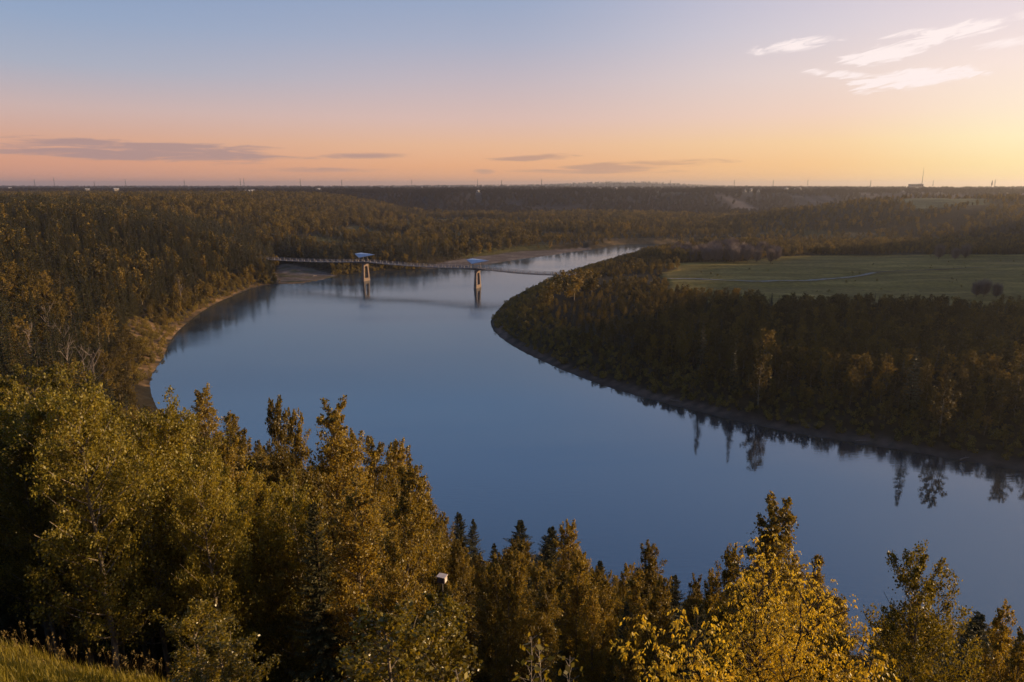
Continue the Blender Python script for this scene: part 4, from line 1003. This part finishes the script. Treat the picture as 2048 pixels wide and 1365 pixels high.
# ------------------------------------------------------------------ sky, sun
w = bpy.data.worlds.new('World'); scene.world = w; w.use_nodes = True; nt = w.node_tree; nt.nodes.clear(); L = nt.links.new
def srgb(c): return tuple(((q/255)/12.92 if q/255 <= .04045 else ((q/255+.055)/1.055)**2.4) for q in c)
geo = N(nt, 'ShaderNodeTexCoord'); sx = N(nt, 'ShaderNodeSeparateXYZ'); L(geo.outputs['Generated'], sx.inputs[0])
def math_(op, a, b=None, c=None, clamp=False):
    n = nt.nodes.new('ShaderNodeMath'); n.operation = op; n.use_clamp = clamp
    for k, vv in enumerate((a, b, c)):
        if vv is None: continue
        if isinstance(vv, (int, float)): n.inputs[k].default_value = vv
        else: L(vv, n.inputs[k])
    return n.outputs[0]
az = math_('ARCTAN2', sx.outputs[0], sx.outputs[1]); el = math_('ARCSINE', sx.outputs[2])
hyp = math_('SQRT', math_('ADD', math_('MULTIPLY', sx.outputs[0], sx.outputs[0]), math_('MULTIPLY', sx.outputs[1], sx.outputs[1])))
cosd = math_('DIVIDE', math_('ADD', math_('MULTIPLY', sx.outputs[0], math.sin(SUN_AZ)), math_('MULTIPLY', sx.outputs[1], math.cos(SUN_AZ))), math_('MAXIMUM', hyp, .001))
ez = math_('POWER', math_('MAXIMUM', el, 0.), .5)            # finer stops near the horizon
def E(deg): return math.sqrt(R(deg))
def skyramp(st): return ramp(nt, [(E(d_), srgb(c)) for d_, c in st], ez).outputs[0]
left = skyramp([(0,(216,152,130)),(1.6,(224,160,130)),(3.2,(219,168,144)),(5.2,(205,178,174)),(8,(168,174,192)),(11,(146,165,195)),(14.5,(130,153,190)),(18,(132,161,203)),(24,(114,144,190)),(34,(82,108,150)),(60,(94,120,164))])
cent = skyramp([(0,(240,168,122)),(1.6,(242,178,130)),(3.2,(235,186,150)),(5.2,(219,187,178)),(8,(195,182,190)),(11,(168,174,196)),(14.5,(146,164,195)),(18,(132,161,203)),(24,(114,144,190)),(34,(82,108,150)),(60,(94,120,164))])
rght = skyramp([(0,(255,194,120)),(1.6,(255,206,142)),(3.2,(252,214,164)),(5.2,(246,214,194)),(8,(238,218,212)),(11,(224,212,218)),(14.5,(208,200,216)),(22,(134,154,192)),(32,(92,118,162)),(60,(86,114,158))])
hot = skyramp([(0,(255,220,140)),(1.6,(255,240,180)),(3.2,(255,248,205)),(5.2,(255,240,215)),(8,(252,232,224)),(11,(236,220,224)),(14.5,(215,205,220)),(22,(150,160,190)),(32,(118,134,164)),(60,(94,114,150))])
def mixc(f, a, b):
    n = nt.nodes.new('ShaderNodeMixRGB'); L(f, n.inputs[0])
    for k, vv in ((1, a), (2, b)):
        if isinstance(vv, tuple): n.inputs[k].default_value = (*vv, 1)
        else: L(vv, n.inputs[k])
    return n.outputs[0]
def mrange(v, a, b, c=0., d_=1.):
    n = nt.nodes.new('ShaderNodeMapRange'); n.interpolation_type = 'SMOOTHSTEP'; L(v, n.inputs[0])
    for k, q in enumerate((a, b, c, d_)): n.inputs[k+1].default_value = q
    return n.outputs[0]
col = mixc(mrange(cosd, -.5, .14), left, cent); col = mixc(mrange(cosd, .08, .68), col, rght); col = mixc(mrange(cosd, .50, .80), col, hot)
# clouds, placed by azimuth and elevation
mp = N(nt, 'ShaderNodeCombineXYZ'); L(math_('MULTIPLY', az, 7.), mp.inputs[0]); L(math_('MULTIPLY', el, 75.), mp.inputs[1])
nz = N(nt, 'ShaderNodeTexNoise', i_Scale=1.7, i_Detail=7., i_Roughness=.62, i_Distortion=.6); L(mp.outputs[0], nz.inputs['Vector']); nzo = math_('SUBTRACT', nz.outputs[0], .5)
mp3 = N(nt, 'ShaderNodeCombineXYZ'); L(math_('MULTIPLY', az, 16.), mp3.inputs[0]); L(math_('ADD', math_('MULTIPLY', el, 85.), math_('MULTIPLY', az, -14.)), mp3.inputs[1])
nz3 = N(nt, 'ShaderNodeTexNoise', i_Scale=1.6, i_Detail=7., i_Roughness=.6, i_Distortion=1.1); L(mp3.outputs[0], nz3.inputs['Vector']); nzo3 = math_('SUBTRACT', nz3.outputs[0], .5)
def azel(u, v):
    dx, dy, dz = ray(u, v); n = math.sqrt(dx*dx+dy*dy+dz*dz); return math.atan2(dx, dy), math.asin(dz/n)
def cloud(u, v, ru, rv, tilt, noise, k, soft):
    a0, e0 = azel(u, v); pu, pv_ = 1/FPX*.9, 1/FPX
    da = math_('SUBTRACT', az, a0); de = math_('SUBTRACT', math_('SUBTRACT', el, e0), math_('MULTIPLY', da, tilt))
    q = math_('ADD', math_('POWER', math_('DIVIDE', math_('ABSOLUTE', da), ru*pu), 2.), math_('POWER', math_('DIVIDE', math_('ABSOLUTE', de), rv*pv_), 2.))
    s = math_('ADD', math_('SUBTRACT', 1., q), math_('MULTIPLY', noise, k))
    return mrange(s, 0., soft)
def mx(lst):
    o = lst[0]
    for q in lst[1:]: o = math_('MAXIMUM', o, q)
    return o
dark = mx([cloud(320,304,300,18,-.012,nzo,3.8,.8), cloud(170,287,150,9,-.05,nzo,4.,.9), cloud(40,303,150,7,0,nzo,3.6,1.), cloud(400,318,110,6,0,nzo,4,1.2), cloud(735,312,110,7,.02,nzo,2.6,1.), cloud(1065,316,115,7,.03,nzo,3.2,.9), cloud(1270,331,200,9,.03,nzo,3.6,.9), cloud(1180,343,200,6,.0,nzo,3.4,1.2),
           cloud(970,343,30,6,0,nzo,2.4,1.2), cloud(640,340,160,6,0,nzo,2.6,1.6)])
wisp = mx([cloud(1580,93,95,12,.10,nzo3,3.4,1.2), cloud(1690,150,80,8,-.14,nzo3,3.2,1.2), cloud(1820,158,125,17,.06,nzo3,3.6,.75), cloud(1765,110,75,17,.08,nzo3,4.0,.85), cloud(1905,66,95,13,.14,nzo3,3.7,.8), cloud(1820,66,50,6,.1,nzo3,3.4,1.4), cloud(2050,80,75,10,.08,nzo3,3.6,1.3), cloud(2065,28,35,8,0,nzo3,3.,1.8)])
cc = mixc(mrange(cosd, -.3, .5), srgb((166,140,142)), srgb((200,154,128)))
col = mixc(math_('MULTIPLY', dark, .78), col, cc); col = mixc(math_('MULTIPLY', wisp, .95), col, srgb((255,240,238)))
# below the horizon
col = mixc(mrange(sx.outputs[2], -.02, 0.), srgb((70,60,56)), col)
sky = N(nt, 'ShaderNodeTexSky'); sky.sky_type = 'NISHITA'; sky.sun_disc = False; sky.sun_elevation = SUN_EL; sky.sun_rotation = SUN_AZ; sky.air_density = 1.2; sky.dust_density = 2.
b1 = N(nt, 'ShaderNodeBackground'); L(sky.outputs[0], b1.inputs[0]); b1.inputs[1].default_value = .05
b2 = N(nt, 'ShaderNodeBackground'); L(col, b2.inputs[0]); b2.inputs[1].default_value = .82
ms = N(nt, 'ShaderNodeMixShader'); ms.inputs[0].default_value = .93; L(b1.outputs[0], ms.inputs[1]); L(b2.outputs[0], ms.inputs[2])
wo = N(nt, 'ShaderNodeOutputWorld'); L(ms.outputs[0], wo.inputs[0])
w.cycles.sampling_method = 'MANUAL'; w.cycles.sample_map_resolution = 1024

sl = bpy.data.lights.new('sun', 'SUN'); sl.energy = 5.0; sl.angle = R(.6); sl.color = (1., .70, .38)
so = bpy.data.objects.new('sun', sl); COL.objects.link(so); so.location = (300, 100, 300)
so.rotation_euler = (math.pi/2-SUN_EL, 0, -SUN_AZ+math.pi)
# a sun lamp shines along its -Z: aim it from the sun's place
import mathutils
dv = mathutils.Vector((-math.sin(SUN_AZ)*math.cos(SUN_EL), -math.cos(SUN_AZ)*math.cos(SUN_EL), -math.sin(SUN_EL)))
so.rotation_euler = dv.to_track_quat('-Z', 'Y').to_euler()

scene.view_settings.view_transform = 'Standard'; scene.view_settings.look = 'None'; scene.view_settings.exposure = .40; scene.view_settings.gamma = 1
c = scene.cycles; c.max_bounces = 5; c.diffuse_bounces = 3; c.glossy_bounces = 3; c.transmission_bounces = 3; c.transparent_max_bounces = 6; c.volume_bounces = 0
c.use_denoising = True; c.use_adaptive_sampling = True; c.adaptive_threshold = .02; c.denoiser = 'OPENIMAGEDENOISE'; c.denoising_prefilter = 'ACCURATE'; c.sample_clamp_indirect = 6.; c.caustics_reflective = False; c.caustics_refractive = False
print('TREES single', len(single), 'stuff', len(REC)-len(single), cnt)
